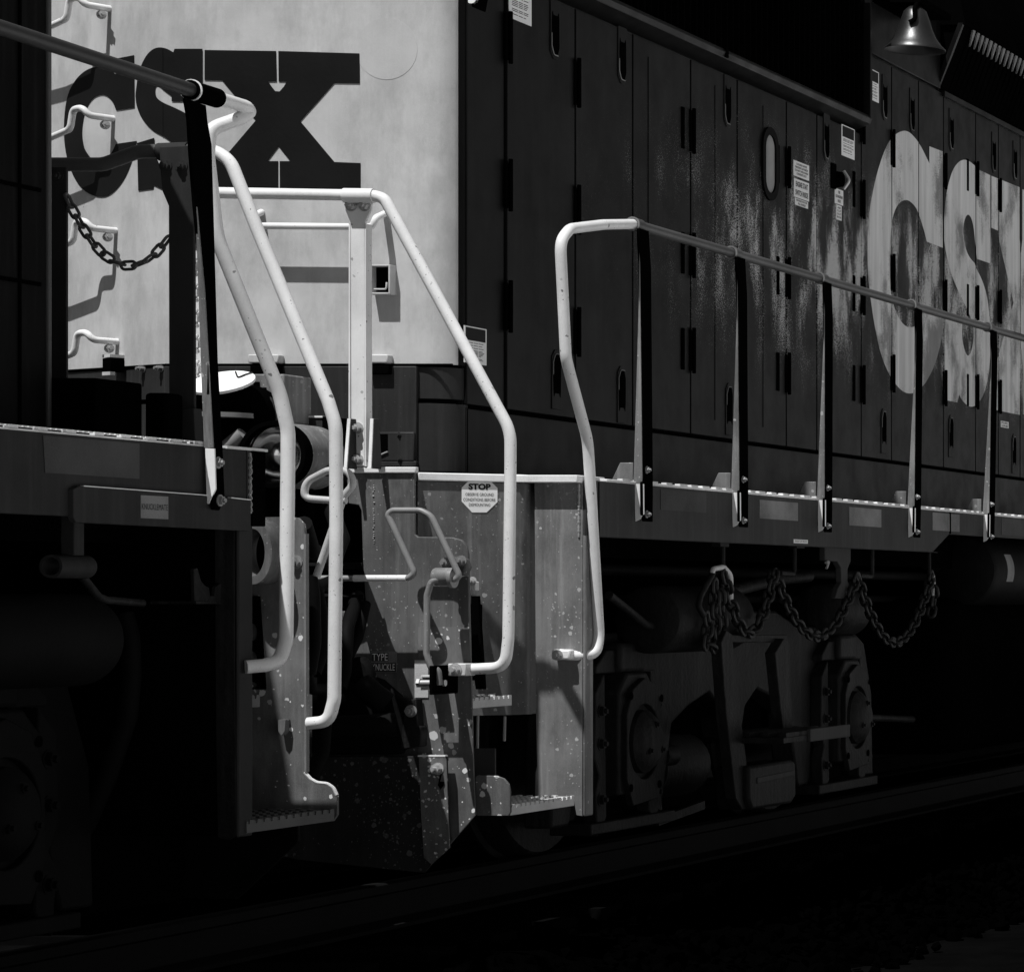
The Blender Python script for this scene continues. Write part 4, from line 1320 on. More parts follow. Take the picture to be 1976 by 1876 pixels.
# ================================================================== trucks and underframe
def truck(loco, xj, sx, mat, rich=True):
    """two-axle truck; xj = x of the journal nearest the coupled ends, sx = direction away from them"""
    T = empty('truck', (xj + sx * 1.35, 0, 0), loco)
    def X(d):
        return xj + sx * d
    WB = 2.70
    ZA = 0.495
    def prism_y(pts, y0, y1, name, bev=.006, par=T, m_=mat):
        return MB().prism([Vector((X(a), y0, b_)) for a, b_ in pts], (0, y1 - y0, 0)).build(name, m_, par, bevel=bev)
    # side frame: arch over each journal, dropped middle with a relief opening
    out = [(-.62, .16), (-.45, .16), (-.40, .30), (-.30, .70), (-.20, .80), (.16, .80), (.26, .72), (.30, .60), (.33, .22), (.36, .16), (.50, .16), (.58, .42), (.62, .55),
           (.80, .62), (1.05, .68), (1.20, .60), (1.26, .45), (1.44, .45), (1.50, .60), (1.65, .68), (1.90, .62), (2.08, .55), (2.12, .42),
           (2.20, .16), (2.34, .16), (2.37, .22), (2.40, .60), (2.44, .72), (2.54, .80), (2.90, .80), (3.00, .70), (3.10, .30), (3.15, .16), (3.32, .16), (3.30, .60),
           (3.18, .88), (2.95, .97), (2.2, .98), (1.9, 1.06), (.8, 1.06), (.5, .98), (-.25, .97), (-.48, .88), (-.60, .60)]
    prism_y(out, -1.12, -1.0, 'side_frame', .012)
    # frame edge rib
    prism_y([(-.30, .83), (-.2, .90), (.2, .90), (.3, .83), (.3, .80), (-.3, .80)], -1.17, -1.11, 'frame_rib')
    prism_y([(2.40, .83), (2.5, .90), (2.9, .90), (3.0, .83), (3.0, .80), (2.4, .80)], -1.17, -1.11, 'frame_rib')
    for j in (0.0, WB):
        # journal box with octagonal cover and bearing cap
        jb_ = prism_y([(j - .19, .27), (j - .19, .72), (j - .10, .80), (j + .10, .80), (j + .19, .72), (j + .19, .27)], -1.22, -1.02, 'journal_box', .012)
        cov = [(j - .10, .22), (j + .17, .24), (j + .21, .36), (j + .21, .62), (j + .15, .74), (j + .02, .775), (j - .10, .73), (j - .165, .62), (j - .165, .34)]
        cv = [Vector((X(a), -1.245, b_)) for a, b_ in cov]
        hole = circle_pts((X(j + .02), -1.245, ZA), (1, 0, 0), UP, .165, n=28)
        MB().holed(cv, [hole], (0, .03, 0)).build('box_cover', mat, jb_, bevel=.004)
        MB().tube2([((X(j + .02), -1.20, ZA), .165), ((X(j + .02), -1.21, ZA), .16)], 28).build('cap_recess', 'black', jb_)
        c_ = Vector((X(j + .02), -1.2, ZA))
        yv = Vector((0, -1, 0))
        MB().tube2([(c_, .14), (c_ + yv * .05, .138), (c_ + yv * .075, .115), (c_ + yv * .095, .08), (c_ + yv * .10, .03)], 28).build('bearing_cap', mat, jb_)
        for k in range(3):
            a_ = math.radians(90 + 120 * k)
            bolt(jb_, c_ + yv * .085 + Vector((math.cos(a_) * .075, 0, math.sin(a_) * .075)), yv, .016, .016, mat, 'cap_bolt')
        for dx, dz in ((.17, .30), (.19, .68), (-.13, .30), (-.13, .70)):
            MB().tube2([((X(j + dx), -1.247, dz), .018), ((X(j + dx), -1.249, dz), .018)], 10).build('cover_hole', 'black', jb_)
        # pedestal liners with bolts either side
        for s in (-1, 1):
            lin = [(j + s * .22, .18), (j + s * .31, .10), (j + s * .33, .30), (j + s * .29, .36), (j + s * .34, .44), (j + s * .33, .72), (j + s * .24, .80)]
            pl_ = prism_y(lin, -1.18, -1.12, 'pedestal_liner')
            for zz in (.26, .50, .64):
                bolt(pl_, (X(j + s * .285), -1.18, zz), (0, -1, 0), .022, .02, mat)
        # spring and seat above the box
        prism_y([(j - .12, .80), (j - .12, .93), (j + .14, .93), (j + .14, .80)], -1.20, -1.10, 'spring_seat', .02)
        # tie bar
        MB().box(min(X(j - .42), X(j + .46)), max(X(j - .42), X(j + .46)), -1.2, -1.02, .115, .165).build('pedestal_tie', mat, T, bevel=.006)
        # wheels and axle
        for y0, y1 in ((-.80, -.66), (.66, .80)):
            q = -1 if y0 < 0 else 1
            ws = empty('wheel', (X(j), y0, .508), T)
            yo, yi = (y0, y1) if y0 < 0 else (y1, y0)
            cc = Vector((X(j), 0, .508))
            MB().tube2([(cc + Vector((0, yo, 0)), .44), (cc + Vector((0, yo + .001 * -q, 0)), .495), (cc + Vector((0, yo - q * .015, 0)), .506), (cc + Vector((0, yi + q * .03, 0)), .512), (cc + Vector((0, yi + q * .02, 0)), .535), (cc + Vector((0, yi, 0)), .53), (cc + Vector((0, yi - q * .001, 0)), .44)], 56).build('wheel_tyre', 'grime', ws)
            MB().tube2([(cc + Vector((0, yo - q * .03, 0)), .43), (cc + Vector((0, yo - q * .04, 0)), .2), (cc + Vector((0, yo, 0)), .15), (cc + Vector((0, yo + q * .05, 0)), .14)], 40).build('wheel_plate', 'grime_a', ws)
        MB().tube2([((X(j), -1.05, .508), .09), ((X(j), 1.05, .508), .09)], 20).build('axle', 'grime_a', T)
    # far side frame, bolster, motors
    prism_y(out, 1.0, 1.12, 'side_frame', .012)
    MB().box(min(X(1.0), X(1.7)), max(X(1.0), X(1.7)), -1.0, 1.0, .42, 1.0).build('bolster', 'black', T, bevel=.03)
    for j in (.55, 2.15):
        MB().box(min(X(j - .3), X(j + .3)), max(X(j - .3), X(j + .3)), -.6, .6, .25, .85).build('traction_motor', 'black', T, bevel=.05)
    # brake cylinder and rigging between the wheels
    a_, b_ = X(.62), X(1.12)
    MB().tube2([((a_, -.95, .34), .15), ((b_, -.95, .34), .15)], 24).build('brake_cylinder', mat, T)
    MB().tube2([((a_ - sx * .05, -1.08, .40), .05), ((a_ + sx * .08, -1.08, .40), .05)], 12).build('brake_slack_adjuster', mat, T)
    MB().prism([Vector((X(.52), -1.06, .75)), Vector((X(.56), -1.06, .75)), Vector((X(.66), -1.06, .12)), Vector((X(1.15), -1.06, .16)), Vector((X(1.15), -1.06, .12)), Vector((X(.62), -1.06, .08))], (0, .03, 0)).build('brake_hanger', mat, T)
    return T
tb_ = truck(B, 13.42, 1, 'grime')
truck(B, 26.0, 1, 'grime')
MB().box(12.3, 27, -1.2, 1.2, 1.30, 1.58).build('underframe', 'black', B)
MB().box(12.3, 27, -0.35, 0.35, 0.95, 1.32).build('center_sill', 'black', B)
MB().box(12.6, 27, 1.40, 1.5, .5, 1.60).build('far_sill', 'black', B)
MB().box(17.6, 22.5, -1.30, 1.30, 0.22, 1.12).build('fuel_tank', 'black', B, bevel=.12, seg=4)
# air reservoirs
def reservoir(x0, x1, y, z, r, parent, mat='tank', strap=True):
    d = r * .35 * (1 if x1 > x0 else -1)
    pr = [((x0, y, z), r * .3), ((x0 + d * .25, y, z), r * .75), ((x0 + d * .6, y, z), r * .95), ((x0 + d, y, z), r), ((x1 - d, y, z), r), ((x1 - d * .6, y, z), r * .95), ((x1 - d * .25, y, z), r * .75), ((x1, y, z), r * .3)]
    o = MB().tube2(pr, 36).build('air_reservoir', mat, parent)
    if strap:
        xs = x0 + (x1 - x0) * .30
        MB().tube2([((xs, y, z), r + .004), ((xs + .05, y, z), r + .004)], 36).build('tank_band', 'sill', o)
    return o
rs_ = reservoir(17.85, 22.4, -1.24, 1.285, .205, B)
stk = MB().prism(circle_pts((18.12, -1.24, 1.285), (0, -1, 0), UP, .2075, n=8, a0=math.radians(-18), a1=math.radians(28)) + list(reversed(circle_pts((18.12, -1.24, 1.285), (0, -1, 0), UP, .206, n=8, a0=math.radians(-18), a1=math.radians(28)))), (.13, 0, 0)).build('tank_label', 'sticker', rs_)
reservoir(13.42, 14.35, -1.25, 1.03, .15, B, 'grime', False)
reservoir(15.9, 16.35, -1.12, 1.06, .14, B, 'grime', False)
MB().tube([S(1175, 1148, -1.28), S(1215, 1180, -1.28), S(1245, 1205, -1.28), S(1272, 1212, -1.28)], .018, .06, 10).build('brake_pipe', 'grime', B)
# pipes and cross gear under the sill
MB().tube([S(1375, 1150, -1.2), S(1500, 1118, -1.2), S(1560, 1112, -1.2)], .03, .1, 12).build('brake_pipe', 'grime', B)
MB().tube([Vector((12.5, -1.05, 1.25)), Vector((18, -1.05, 1.25))], .025, 0, 12).build('brake_pipe', 'grime_a', B)
MB().tube([Vector((12.5, -.9, 1.12)), Vector((18, -.9, 1.12))], .02, 0, 12).build('brake_pipe', 'grime_a', B)
MB().tube([S(1760, 1075, -1.1), S(1840, 1110, -1.1), S(1835, 1200, -1.1), S(1812, 1330, -1.1)], .035, .2, 12).build('drain_hose', 'rubber', B)
# hooks with the spare chain looped along the sill
yk = -1.44
hooks = [(1395, 1050, 1104), (1533, 1053, 1108), (1683, 1056, 1113), (1793, 1062, 1108)]
for i, (u, v0, v1) in enumerate(hooks):
    a_, b_ = S(u, v0, yk), S(u, v1, yk)
    dx = -.18 if i in (1, 2) else 0
    pts = [a_, Vector((b_.x, yk, b_.z))]
    if dx:
        pts.append(Vector((b_.x + dx, yk, b_.z + .004)))
    m = MB()
    m.tube(pts, .011, .03, 8)
    hk = m.build('chain_hook', 'grime', B)
    s_ = 1 if i in (1, 3) else -1
    MB().box(a_.x - .06 * (1 if s_ < 0 else 0) - .02, a_.x + .06 * (1 if s_ > 0 else 0) + .02, yk - .02, yk + .02, a_.z - .012, ZS0 + .004).build('hook_pad', 'grime', hk)
lk_big = link_mesh('chain_link', 0.070, 0.042, 0.0092, 'chain')
ends = [S(1396, 1102, yk), S(1494, 1103, yk), S(1654, 1110, yk), S(1798, 1106, yk)]
lows = [1221, 1228, 1240]
for i in range(3):
    a_, b_ = ends[i], ends[i + 1]
    mid = S(0.5 * (VU - FOC * (yk - CY) / a_.x + VU - FOC * (yk - CY) / b_.x), lows[i], yk)
    chain(swag(a_, b_, 0.5 * (a_.z + b_.z) - mid.z), lk_big, .052, B, 'spare_chain')
# shackle and doubled chain at the near hook
sk = MB().tube([S(1374, 1108, yk), S(1376, 1098, yk), S(1396, 1094, yk), S(1410, 1110, yk), S(1410, 1160, yk)], .012, .04, 10).build('chain_shackle', 'tread', B)
MB().tube([S(1376, 1105, yk), S(1352, 1150, yk), S(1347, 1170, yk), S(1358, 1188, yk)], .013, .04, 10).build('shackle_bow', 'grime', sk)
chain([S(1362, 1184, yk), S(1366, 1210, yk), S(1362, 1240, yk), S(1376, 1252, yk), S(1390, 1240, yk), S(1393, 1200, yk), S(1389, 1140, yk)], lk_big, .052, B, 'spare_chain')
chain([S(1380, 1120, yk), S(1378, 1180, yk), S(1384, 1235, yk)], lk_big, .052, B, 'spare_chain')
chain([S(1799, 1110, yk), S(1803, 1150, yk), S(1796, 1190, yk)], lk_big, .052, B, 'spare_chain')
MB().tube([S(1800, 1108, yk), S(1803, 1118, yk), S(1800, 1150, yk)], .008, .02, 8).build('chain_shackle', 'bolt', B)
# cast bracket hanging from the sill
m = MB().prism([S(a, b_, -1.42) for a, b_ in ((1592, 1048), (1642, 1050), (1642, 1084), (1636, 1098), (1636, 1120), (1641, 1134), (1640, 1156), (1612, 1155), (1617, 1136), (1624, 1124), (1623, 1096), (1616, 1084), (1592, 1082))], (0, .03, 0))
cb = m.build('cast_bracket', 'sill', B, bevel=.004)
MB().tube([S(1594, 1086, -1.43), S(1600, 1083, -1.43), S(1595, 1097, -1.43)], .007, .01, 6).build('bracket_pin', 'bolt', cb)
# stirrup ladder with slatted tread and kick box
yl = -1.47
st_ = empty('stirrup_ladder', S(1430, 1500, yl), B, 'grimy hanging side ladder with slatted step between the axles')
MB().prism([S(a, b_, yl) for a, b_ in ((1402, 1216), (1413, 1224), (1432, 1400), (1452, 1560), (1433, 1562), (1420, 1540), (1402, 1380), (1392, 1240))], (0, .05, 0)).build('ladder_stile', 'grime', st_, bevel=.004)
MB().prism([S(a, b_, yl) for a, b_ in ((1513, 1232), (1522, 1236), (1531, 1416), (1512, 1418), (1496, 1260))], (0, .05, 0)).build('ladder_stile', 'grime', st_, bevel=.004)
MB().prism([S(a, b_, yl + .04) for a, b_ in ((1395, 1225), (1520, 1225), (1522, 1240), (1395, 1240))], (0, .02, 0)).build('ladder_head', 'grime', st_, bevel=.004)
x0, x1 = S(1432, 0, yl).x, S(1540, 0, yl - .0).x
zt_ = .52
slat = MB().box(-.10, .10, 0, .028, -.012, .008).mesh('step_slat')
slat.materials.append(M['grime'])
for r in range(8):
    for q in range(4):
        inst(slat, 'step_slat', (x0 + .13 + q * .16 + (.08 if r % 2 else 0), -1.66 + r * .042, .50), st_)
MB().box(x0, x1 + .12, -1.66, -1.33, .462, .486).build('step_frame', 'grime', st_)
MB().box(x0 + .30, x1 + .13, -1.675, -1.655, .455, .515).build('step_lip', 'sill', st_, bevel=.003)
MB().prism([S(a, b_, -1.50) for a, b_ in ((1446, 1478), (1530, 1466), (1536, 1472), (1537, 1535), (1528, 1550), (1452, 1562), (1446, 1540))], (0, .16, 0)).build('kick_box', 'grime', st_, bevel=.014)
MB().prism([S(a, b_, -1.505) for a, b_ in ((1462, 1500), (1534, 1486), (1534, 1496), (1462, 1512))], (0, .01, 0)).build('kick_box_rib', 'sill', st_, bevel=.003)
# rod by the far axle
MB().tube2([(S(1660, 1384, -1.1), .02), (S(1760, 1388, -1.1), .02)], 10).build('brake_pipe', 'grime', B)

# ================================================================== the other locomotive (left), seen from behind its end steps
A = empty('diesel_locomotive', (9.5, 0, 0), None,
          'dark locomotive end with pale step handrails, hanging chain and shadowed steps', 'locomotive', None, 'coupled diesel locomotives')
AX = 10.33                      # end sheet
AHX, AHY = 9.80, -0.85
ahood = MB().prism([Vector((1.5, y, z)) for y, z in ((AHY, 1.62), (AHY, 3.5), (-.4, 4.4), (.4, 4.4), (.85, 3.5), (.85, 1.62))], (AHX - 1.5, 0, 0)).build('hood', 'navy_a', A, bevel=.02)  # unseen sloped shoulders, shaped to let sun past onto rails and pilot
MB().box(AHX - .012, AHX + .006, AHY - .006, AHY + .012, 1.62, 3.48).build('corner_bead', 'dark_rail', ahood, bevel=.004)
for z in (2.12, 2.42):
    MB().box(1.6, AHX - .05, AHY - .006, AHY + .01, z, z + .012).build('hood_seam', 'black', ahood)
MB().box(AHX - .16, AHX - .15, AHY - .005, AHY + .01, 1.65, 3.45).build('hood_seam', 'black', ahood)
# platform and side sill
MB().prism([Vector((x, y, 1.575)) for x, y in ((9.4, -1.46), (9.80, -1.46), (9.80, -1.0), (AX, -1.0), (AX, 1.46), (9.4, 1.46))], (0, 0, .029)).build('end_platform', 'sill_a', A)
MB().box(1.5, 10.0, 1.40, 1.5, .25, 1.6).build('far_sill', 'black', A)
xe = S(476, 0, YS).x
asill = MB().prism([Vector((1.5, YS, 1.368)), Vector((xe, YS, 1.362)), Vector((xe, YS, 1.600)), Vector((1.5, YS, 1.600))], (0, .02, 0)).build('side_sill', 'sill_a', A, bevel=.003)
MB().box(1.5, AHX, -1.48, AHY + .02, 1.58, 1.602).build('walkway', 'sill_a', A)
xq = S(131, 0, YS).x
rp = MB().prism([Vector((xq + .012, YS - .016, 1.345)), Vector((xe - .004, YS - .016, 1.340)), Vector((xe - .004, YS - .016, 1.440)), Vector((xq + .03, YS - .016, 1.452)), Vector((xq, YS - .016, 1.44)), Vector((xq, YS - .016, 1.36))], (0, .018, 0)).build('sill_doubler', 'sill_a', asill, bevel=.002)
MB().prism([Vector((xq + .05, YS - .017, 1.4505)), Vector((S(398, 0, YS).x, YS - .017, 1.4445)), Vector((S(398, 0, YS).x, YS - .017, 1.4475)), Vector((xq + .05, YS - .017, 1.4535))], (0, .012, 0)).build('doubler_edge', 'nosing', rp)
MB().prism([Vector((S(436, 0, YS).x, YS - .017, 1.4415)), Vector((xe - .006, YS - .017, 1.438)), Vector((xe - .006, YS - .017, 1.441)), Vector((S(436, 0, YS).x, YS - .017, 1.4445))], (0, .012, 0)).build('doubler_edge', 'nosing', rp)
MB().box(1.5, S(392, 0, YS).x, YS - .003, YS + .012, 1.598, 1.6035).build('walkway_edge', 'nosing', asill)
gr = MB()
x = 7.6
while x < 9.5:
    w = random.uniform(.03, .05)
    gr.box(x, x + .018, YS - .002, YS + .01, 1.609, 1.613)
    x += .026
x = 7.6
while x < 9.5:
    gr.box(x, x + .045, YS - .003, YS + .012, 1.602, 1.612)
    x += .135
gr.build('walkway_grating', 'nosing', asill)['kind'] = 'stuff'
MB().box(S(436, 0, YS).x, S(508, 0, YS).x + .02, YS - .004, YS + .06, 1.598, 1.607).build('walkway_edge', 'nosing', asill)
# end strap of the sill with its weld
MB().box(xe + .02, S(507, 0, YS).x, YS - .01, YS + .08, 1.357, 1.598).build('sill_end_strap', 'black', asill, bevel=.003)
MB().box(xe - .002, xe + .022, YS - .002, YS + .04, 1.357, 1.598).build('sill_end_joint', 'sill_a', asill)
wb = MB()
for i in range(34):
    p = Vector((xe + .016 + .004 * math.sin(i * 1.7), YS - .004, 1.40 + i * .0057))
    r = random.uniform(.003, .0065)
    wb.tube2([(p - FW * .006, r), (p + FW * .006, r * .6)], 6)
wb.build('weld_bead', 'weld', asill)
# stickers on the sill
MB().prism([Vector((S(82, 0, YS).x, YS - .002, 1.590)), Vector((S(268, 0, YS).x, YS - .002, 1.590)), Vector((S(268, 0, YS).x, YS - .002, 1.484)), Vector((S(86, 0, YS).x, YS - .002, 1.484))], (0, .0015, 0)).build('reflector_patch', 'sticker_dim', asill)
kx0, kx1 = S(272, 0, YS - .018).x, S(325, 0, YS - .018).x
kz1, kz0 = S(298, 957, YS - .018).z, S(298, 1001, YS - .018).z
km = MB().box(kx0, kx1, YS - .0178, YS - .0162, kz0, kz1).build('name_label', 'sticker', asill, label='square worn label with dark condensed lettering')
lettering('label_text', ['KNUCKLEMATE'], (kx0 + .004, YS - .0178, kz0 + (kz1 - kz0) * .38), FW, UP, kx1 - kx0 - .008, (kz1 - kz0) * .26, 'ink', km, thick=.0008)

# side handrail and its step loop
za = S(235, 128, YS).z
hr = [Vector((1.5, YS, za + .02)), S(0, 54, YS), S(360, 172, YS), S(412, 188, YS), S(474, 207, YS), S(482, 216, YS), F(466, 228, 9.75), F(404, 250, 9.68), F(400, 300, 9.67), F(418, 458, 9.70), F(540, 760, 9.86), F(556, 832, 9.88), F(552, 1235, 9.86), F(540, 1275, 9.85), F(510, 1284, 9.80), F(474, 1287, 9.76)]
MB().tube(hr[:4], .0225, 0, 14).build('side_handrail', 'rail_a', A)
ah = MB().tube(hr[3:], .0215, [0, .03, .03, .03, .06, .1, .3, .3, .2, .12, .08, .05, 0], 14).build('side_handrail_loop', 'white_rail', A)
MB().tube2([(S(366, 174, YS), .031), (S(418, 190, YS), .031)], 18).build('rail_clamp', 'black', ah)
ringp = circle_pts(S(368, 174.5, YS), (0, 1, 0), (0, 0, 1), .034, n=20)
ringi = circle_pts(S(368, 174.5, YS), (0, 1, 0), (0, 0, 1), .026, n=20)
MB().holed(ringp, [ringi], (.006, 0, 0)).build('clamp_edge', 'white', ah)
# the stanchion under it, black and pale coats paint its shaded and sunlit faces
sp_ = [(359, 190), (398, 204), (401, 235), (409, 280), (413, 420), (421, 700), (430, 862), (434, 962), (424, 985), (414, 984), (412, 960), (411, 862), (394, 560), (378, 400), (370, 300), (366, 230)]
asn = MB().prism([S(a, b_, YS - .034) for a, b_ in sp_], (0, .012, 0)).build('handrail_stanchion', 'black', A, bevel=.002)
xf = S(413, 862, YS - .034).x - .004
rt_ = [S(a, b_, YS - .0345) for a, b_ in ((380, 400), (387, 480), (395, 560), (403.5, 700), (412, 864))]
lf_ = [p + Vector((0, w_, 0)) for p, w_ in zip(rt_, (.005, .010, .016, .022, .028))]
MB().prism([p - FW * .003 for p in rt_ + lf_[::-1]], (.006, 0, 0)).build('stanchion_flange', 'panel', asn)
MB().prism([F(396, 865, xf - .002), F(413.5, 866, xf - .002), F(416, 944, xf - .002), F(402, 972, xf - .002), F(399, 972, xf - .002)], (.006, 0, 0)).build('stanchion_foot', 'white', asn)
for (u, v) in ((420, 893), (424, 966)):
    bolt(asn, S(u, v, YS - .034), (0, -1, 0), .014, .012, 'rod')

# end handrail: crosses the platform, then drops to the foot of the steps
eh = [F(40, 318, AX), F(200, 318, AX), F(268, 293, AX), F(372, 291, AX), F(415, 291, AX), F(445, 312, AX), F(492, 432, AX), F(634, 776, AX), F(648, 822, AX), F(649, 1000, AX), F(645, 1350, AX), F(634, 1392, AX), F(595, 1396, AX)]
aeh = MB().tube(eh[3:], .0212, [0, .08, .12, .2, .2, .2, .2, .1, .08, 0], 14).build('end_handrail', 'white_rail', A)
MB().tube(eh[:4], .0235, [0, .1, .1, 0], 14).build('cross_handrail_shaded', 'dark_rail', A)  # dark paint on this length stands in for the hood's shadow
def a_post(u0, u1, v0, v1, wide=None):
    m = MB().prism([F(a, b_, AX - .02) for a, b_ in ((u0, v0), (u1, v0), (u1, v1), (u0, v1))], (.012, 0, 0))
    return m
p1 = a_post(97, 128, 312, 832).build('end_stanchion', 'sill_a', A, bevel=.002)
bolt(p1, F(112, 340, AX - .02), -FW, .014, .014, 'sill_a')
p2 = MB().prism([F(a, b_, AX - .03) for a, b_ in ((307, 284), (364, 281), (365, 330), (374, 400), (375, 832), (326, 832), (325, 398), (313, 370), (309, 330))], (.014, 0, 0)).build('end_stanchion', 'sill_a', A, bevel=.003)
MB().tube2([(F(307, 294, AX), .030), (F(365, 292, AX), .030)], 18).build('rail_clamp', 'sill_a', p2)
for u in (320, 350):
    bolt(p2, F(u, 320, AX - .03), -FW, .016, .014, 'sill_a')
for s, (u0, u1) in ((0, (312, 330)), (1, (352, 374))):
    MB().prism([F(u0, 790, AX - .06), F(u1, 788, AX - .06), F(u1 + 3, 852, AX - .06), F(u0 - 3, 852, AX - .06)], (.05, 0, 0)).build('base_gusset', 'sill_a', p2, bevel=.003)
bolt(p2, F(340, 800, AX - .04), -FW, .016, .016, 'sill_a')
# chain across the gap
lk_a = link_mesh('chain_link', 0.050, 0.026, 0.0052, 'dark_rail')
cpts = [(129, 378), (142, 408), (160, 440), (178, 468), (200, 492), (222, 506), (244, 513), (262, 512), (282, 504), (300, 490), (314, 474), (326, 458)]
chain([F(a, b_, AX - .02) for a, b_ in cpts], lk_a, .036, A, 'safety_chain')
# black equipment box and cable housing on the platform
MB().box(9.84, 10.1, F(275, 0, 10.1).y, F(100, 0, 9.9).y, 1.60, F(0, 732, 9.9).z).build('equipment_box', 'black', A, bevel=.006)
front_rect(278, 758, 322, 850, 10.1, .1).build('cable_housing', 'black', A, bevel=.012)

# --- end sheet of this locomotive: sun falls on its back through the step well
es = [(440, 1000), (560, 997), (575, 1000), (586, 1012), (588, 1030), (589, 1490), (600, 1503), (612, 1511), (632, 1513), (644, 1521), (650, 1534), (650, 1572), (642, 1584), (420, 1584)]
hole = [(487 + 24 * math.cos(a_ * math.pi / 12), 1066 + 45 * math.sin(a_ * math.pi / 12)) for a_ in range(24)]
esh = MB().holed([F(a, b_, AX) for a, b_ in es], [[F(a, b_, AX) for a, b_ in hole]], (.014, 0, 0)).build('end_sheet', 'speck', A, label='rust-speckled steel end sheet seen through the steps')
MB().prism([F(a, b_, AX - .004) for a, b_ in ((586, 1030), (590, 1030), (591, 1490), (587, 1489))], (.02, 0, 0)).build('sheet_edge', 'panel', esh)
MB().tube([F(a, b_, AX + .004) for a, b_ in ((588, 1490), (600, 1503), (612, 1510), (632, 1512), (644, 1520), (650, 1534))], .006, .03, 8).build('sheet_rim_light', 'nosing', esh)  # pale tube paints a rim light along the curve
for (u, v) in ((534, 1085), (570, 1085)):
    bolt(esh, F(u, v, AX), -FW, .018, .014, 'panel')
# collar of the hose pocket
ro = [F(487 + 38 * math.cos(a_ * math.pi / 14), 1066 + 62 * math.sin(a_ * math.pi / 14), AX - .10) for a_ in range(28)]
ri = [F(487 + 24 * math.cos(a_ * math.pi / 14), 1066 + 46 * math.sin(a_ * math.pi / 14), AX - .10) for a_ in range(28)]
MB().holed(ro, [ri], (.10, 0, 0)).build('pocket_collar', 'steel', esh)
wbt = MB()
for i in range(26):
    a_ = math.radians(-62 + i * 4.6)
    p = F(487 + 39 * math.cos(a_), 1066 - 0 + 60 * math.sin(a_), AX - .06)
    wbt.tube2([(p - FW * .03, .0035), (p + FW * .035, .0045)], 6)
wbt.build('collar_ribs', 'weld', esh)['kind'] = 'stuff'
MB().prism([F(a, b_, AX) for a, b_ in ((546, 1388), (560, 1388), (558, 1410), (552, 1418), (546, 1410))], (-.03, 0, 0)).build('handrail_foot', 'panel', aeh)
# black plate painting the treads' shadow on the sheet, light ovals cut out
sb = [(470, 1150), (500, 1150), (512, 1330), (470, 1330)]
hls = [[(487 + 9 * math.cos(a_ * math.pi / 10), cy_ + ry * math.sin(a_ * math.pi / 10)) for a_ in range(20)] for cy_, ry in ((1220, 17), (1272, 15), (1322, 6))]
MB().holed([F(a, b_, AX - .014) for a, b_ in sb], [[F(a, b_, AX - .014) for a, b_ in h_] for h_ in hls], (.008, 0, 0)).build('step_shadow', 'black', A)
# inboard step panel
ipx = 9.73
ap = MB().prism([F(a, b_, ipx) for a, b_ in ((414, 1020), (452, 1020), (453, 1300), (456, 1612), (440, 1620), (420, 1616), (416, 1400))], (.012, 0, 0)).build('step_side_panel', 'grime', A, bevel=.002)
yA = F(453, 0, ipx).y
MB().box(ipx, ipx + .085, yA - .012, yA, F(0, 1616, ipx).z, 1.36).build('panel_flange', 'sill_a', ap, bevel=.006)
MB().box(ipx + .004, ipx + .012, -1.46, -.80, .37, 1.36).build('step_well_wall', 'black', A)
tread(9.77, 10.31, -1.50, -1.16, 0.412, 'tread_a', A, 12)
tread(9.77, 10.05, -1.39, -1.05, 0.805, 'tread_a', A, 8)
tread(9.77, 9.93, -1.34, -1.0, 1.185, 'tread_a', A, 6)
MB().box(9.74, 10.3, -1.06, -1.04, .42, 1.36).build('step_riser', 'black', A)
# uncoupling rod in front of the end sheet
ur = [F(611, 1112, 10.42), F(664, 956, 10.42), F(684, 934, 10.42), F(672, 908, 10.42), F(632, 908, 10.42), F(590, 930, 10.42), F(586, 962, 10.42), F(640, 966, 10.42), F(668, 966, 10.42)]
MB().tube(ur, .0125, [0, .06, .04, .05, .06, .08, .04, .02, 0], 10).build('uncoupling_lever', 'tread', A)
hose([F(600, 1110, 10.5), F(606, 1150, 10.5), F(608, 1240, 10.5), F(598, 1300, 10.52)], .02, 'air_hose', A)
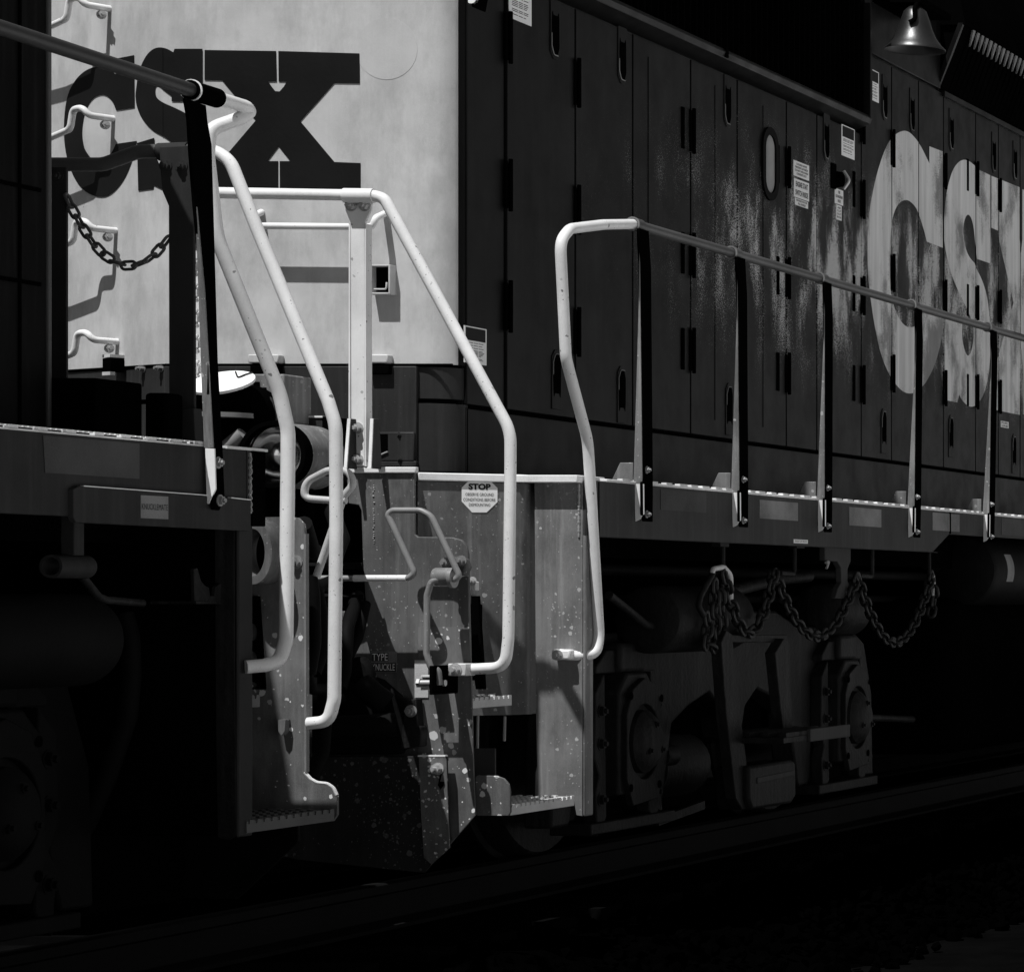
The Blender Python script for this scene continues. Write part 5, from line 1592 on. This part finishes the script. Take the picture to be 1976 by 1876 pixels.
# gear hung under the sill
pc_ = S(120, 1092, -1.42)
pcx = empty('pipe_hanger', pc_, A)
v_ = S(98, 1093, -1.42)
mm = MB()
o_ = circle_pts(v_, (0, 1, 0), UP, .034, n=24)
MB().holed(circle_pts(v_, (0, 1, 0), UP, .034, n=24), [circle_pts(v_, (0, 1, 0), UP, .026, n=24)], (.17, 0, 0)).build('pipe_sleeve', 'sill_a', pcx)
MB().box(S(130, 0, -1.42).x, S(150, 0, -1.42).x, -1.44, -1.40, S(140, 1072, -1.42).z, 1.37).build('hanger_strap', 'sill_a', pcx, bevel=.003)
MB().tube([S(158, 1112, -1.4), S(190, 1152, -1.4), S(205, 1158, -1.4), S(275, 1164, -1.4)], .012, .04, 10).build('hanger_rod', 'grime', pcx)
cb_ = MB().prism([S(a, b_, -1.44) for a, b_ in ((374, 1098), (382, 1096), (388, 1120), (396, 1130), (404, 1134), (406, 1150), (414, 1150), (416, 1132), (430, 1124), (428, 1102), (436, 1104), (442, 1120), (444, 1163), (376, 1160))], (0, .012, 0)).build('hose_cradle', 'grime', A, bevel=.002)
MB().box(S(440, 0, -1.44).x, S(474, 0, -1.44).x, -1.444, -1.432, S(455, 1160, -1.44).z, 1.365).build('cradle_plate', 'sill_a', cb_, bevel=.003)
MB().box(S(376, 0, -1.44).x, S(474, 0, -1.44).x, -1.444, -1.30, S(430, 1163, -1.44).z - .004, S(430, 1160, -1.44).z).build('cradle_floor', 'grime', cb_)
hose([F(238, 1185, 9.6), F(250, 1230, 9.6), F(252, 1300, 9.6), F(246, 1380, 9.6), F(205, 1500, 9.6), F(165, 1590, 9.6), F(135, 1640, 9.6)], .030, 'air_hose', A)
MB().tube2([(F(140, 1632, 9.59), .036), (F(102, 1720, 9.58), .036)], 6).build('hose_coupling', 'grime', A)
hose([F(104, 1715, 9.58), F(90, 1745, 9.58), F(60, 1775, 9.56), F(30, 1790, 9.55)], .028, 'air_hose', A)
# pilot blade of this locomotive
pb_ = [(250, 1480), (575, 1470), (575, 1624), (470, 1722), (455, 1735), (260, 1728), (250, 1700)]
MB().prism([F(a, b_, AX + .02) for a, b_ in pb_], (.016, 0, 0)).build('plough_blade', 'grime_a', A, bevel=.003)
MB().box(1.5, 10.2, -.35, .35, .95, 1.34).build('center_sill', 'black', A)
MB().box(1.5, 10.3, -1.15, 1.2, 1.30, 1.57).build('underframe', 'black', A)
MB().box(9.76, 10.3, -1.0, 1.0, .12, 1.4).build('draft_gear_box', 'black', A)
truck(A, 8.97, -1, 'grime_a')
MB().box(2.0, 5.2, -1.3, 1.3, .22, 1.12).build('fuel_tank', 'tank', A, bevel=.12, seg=4)
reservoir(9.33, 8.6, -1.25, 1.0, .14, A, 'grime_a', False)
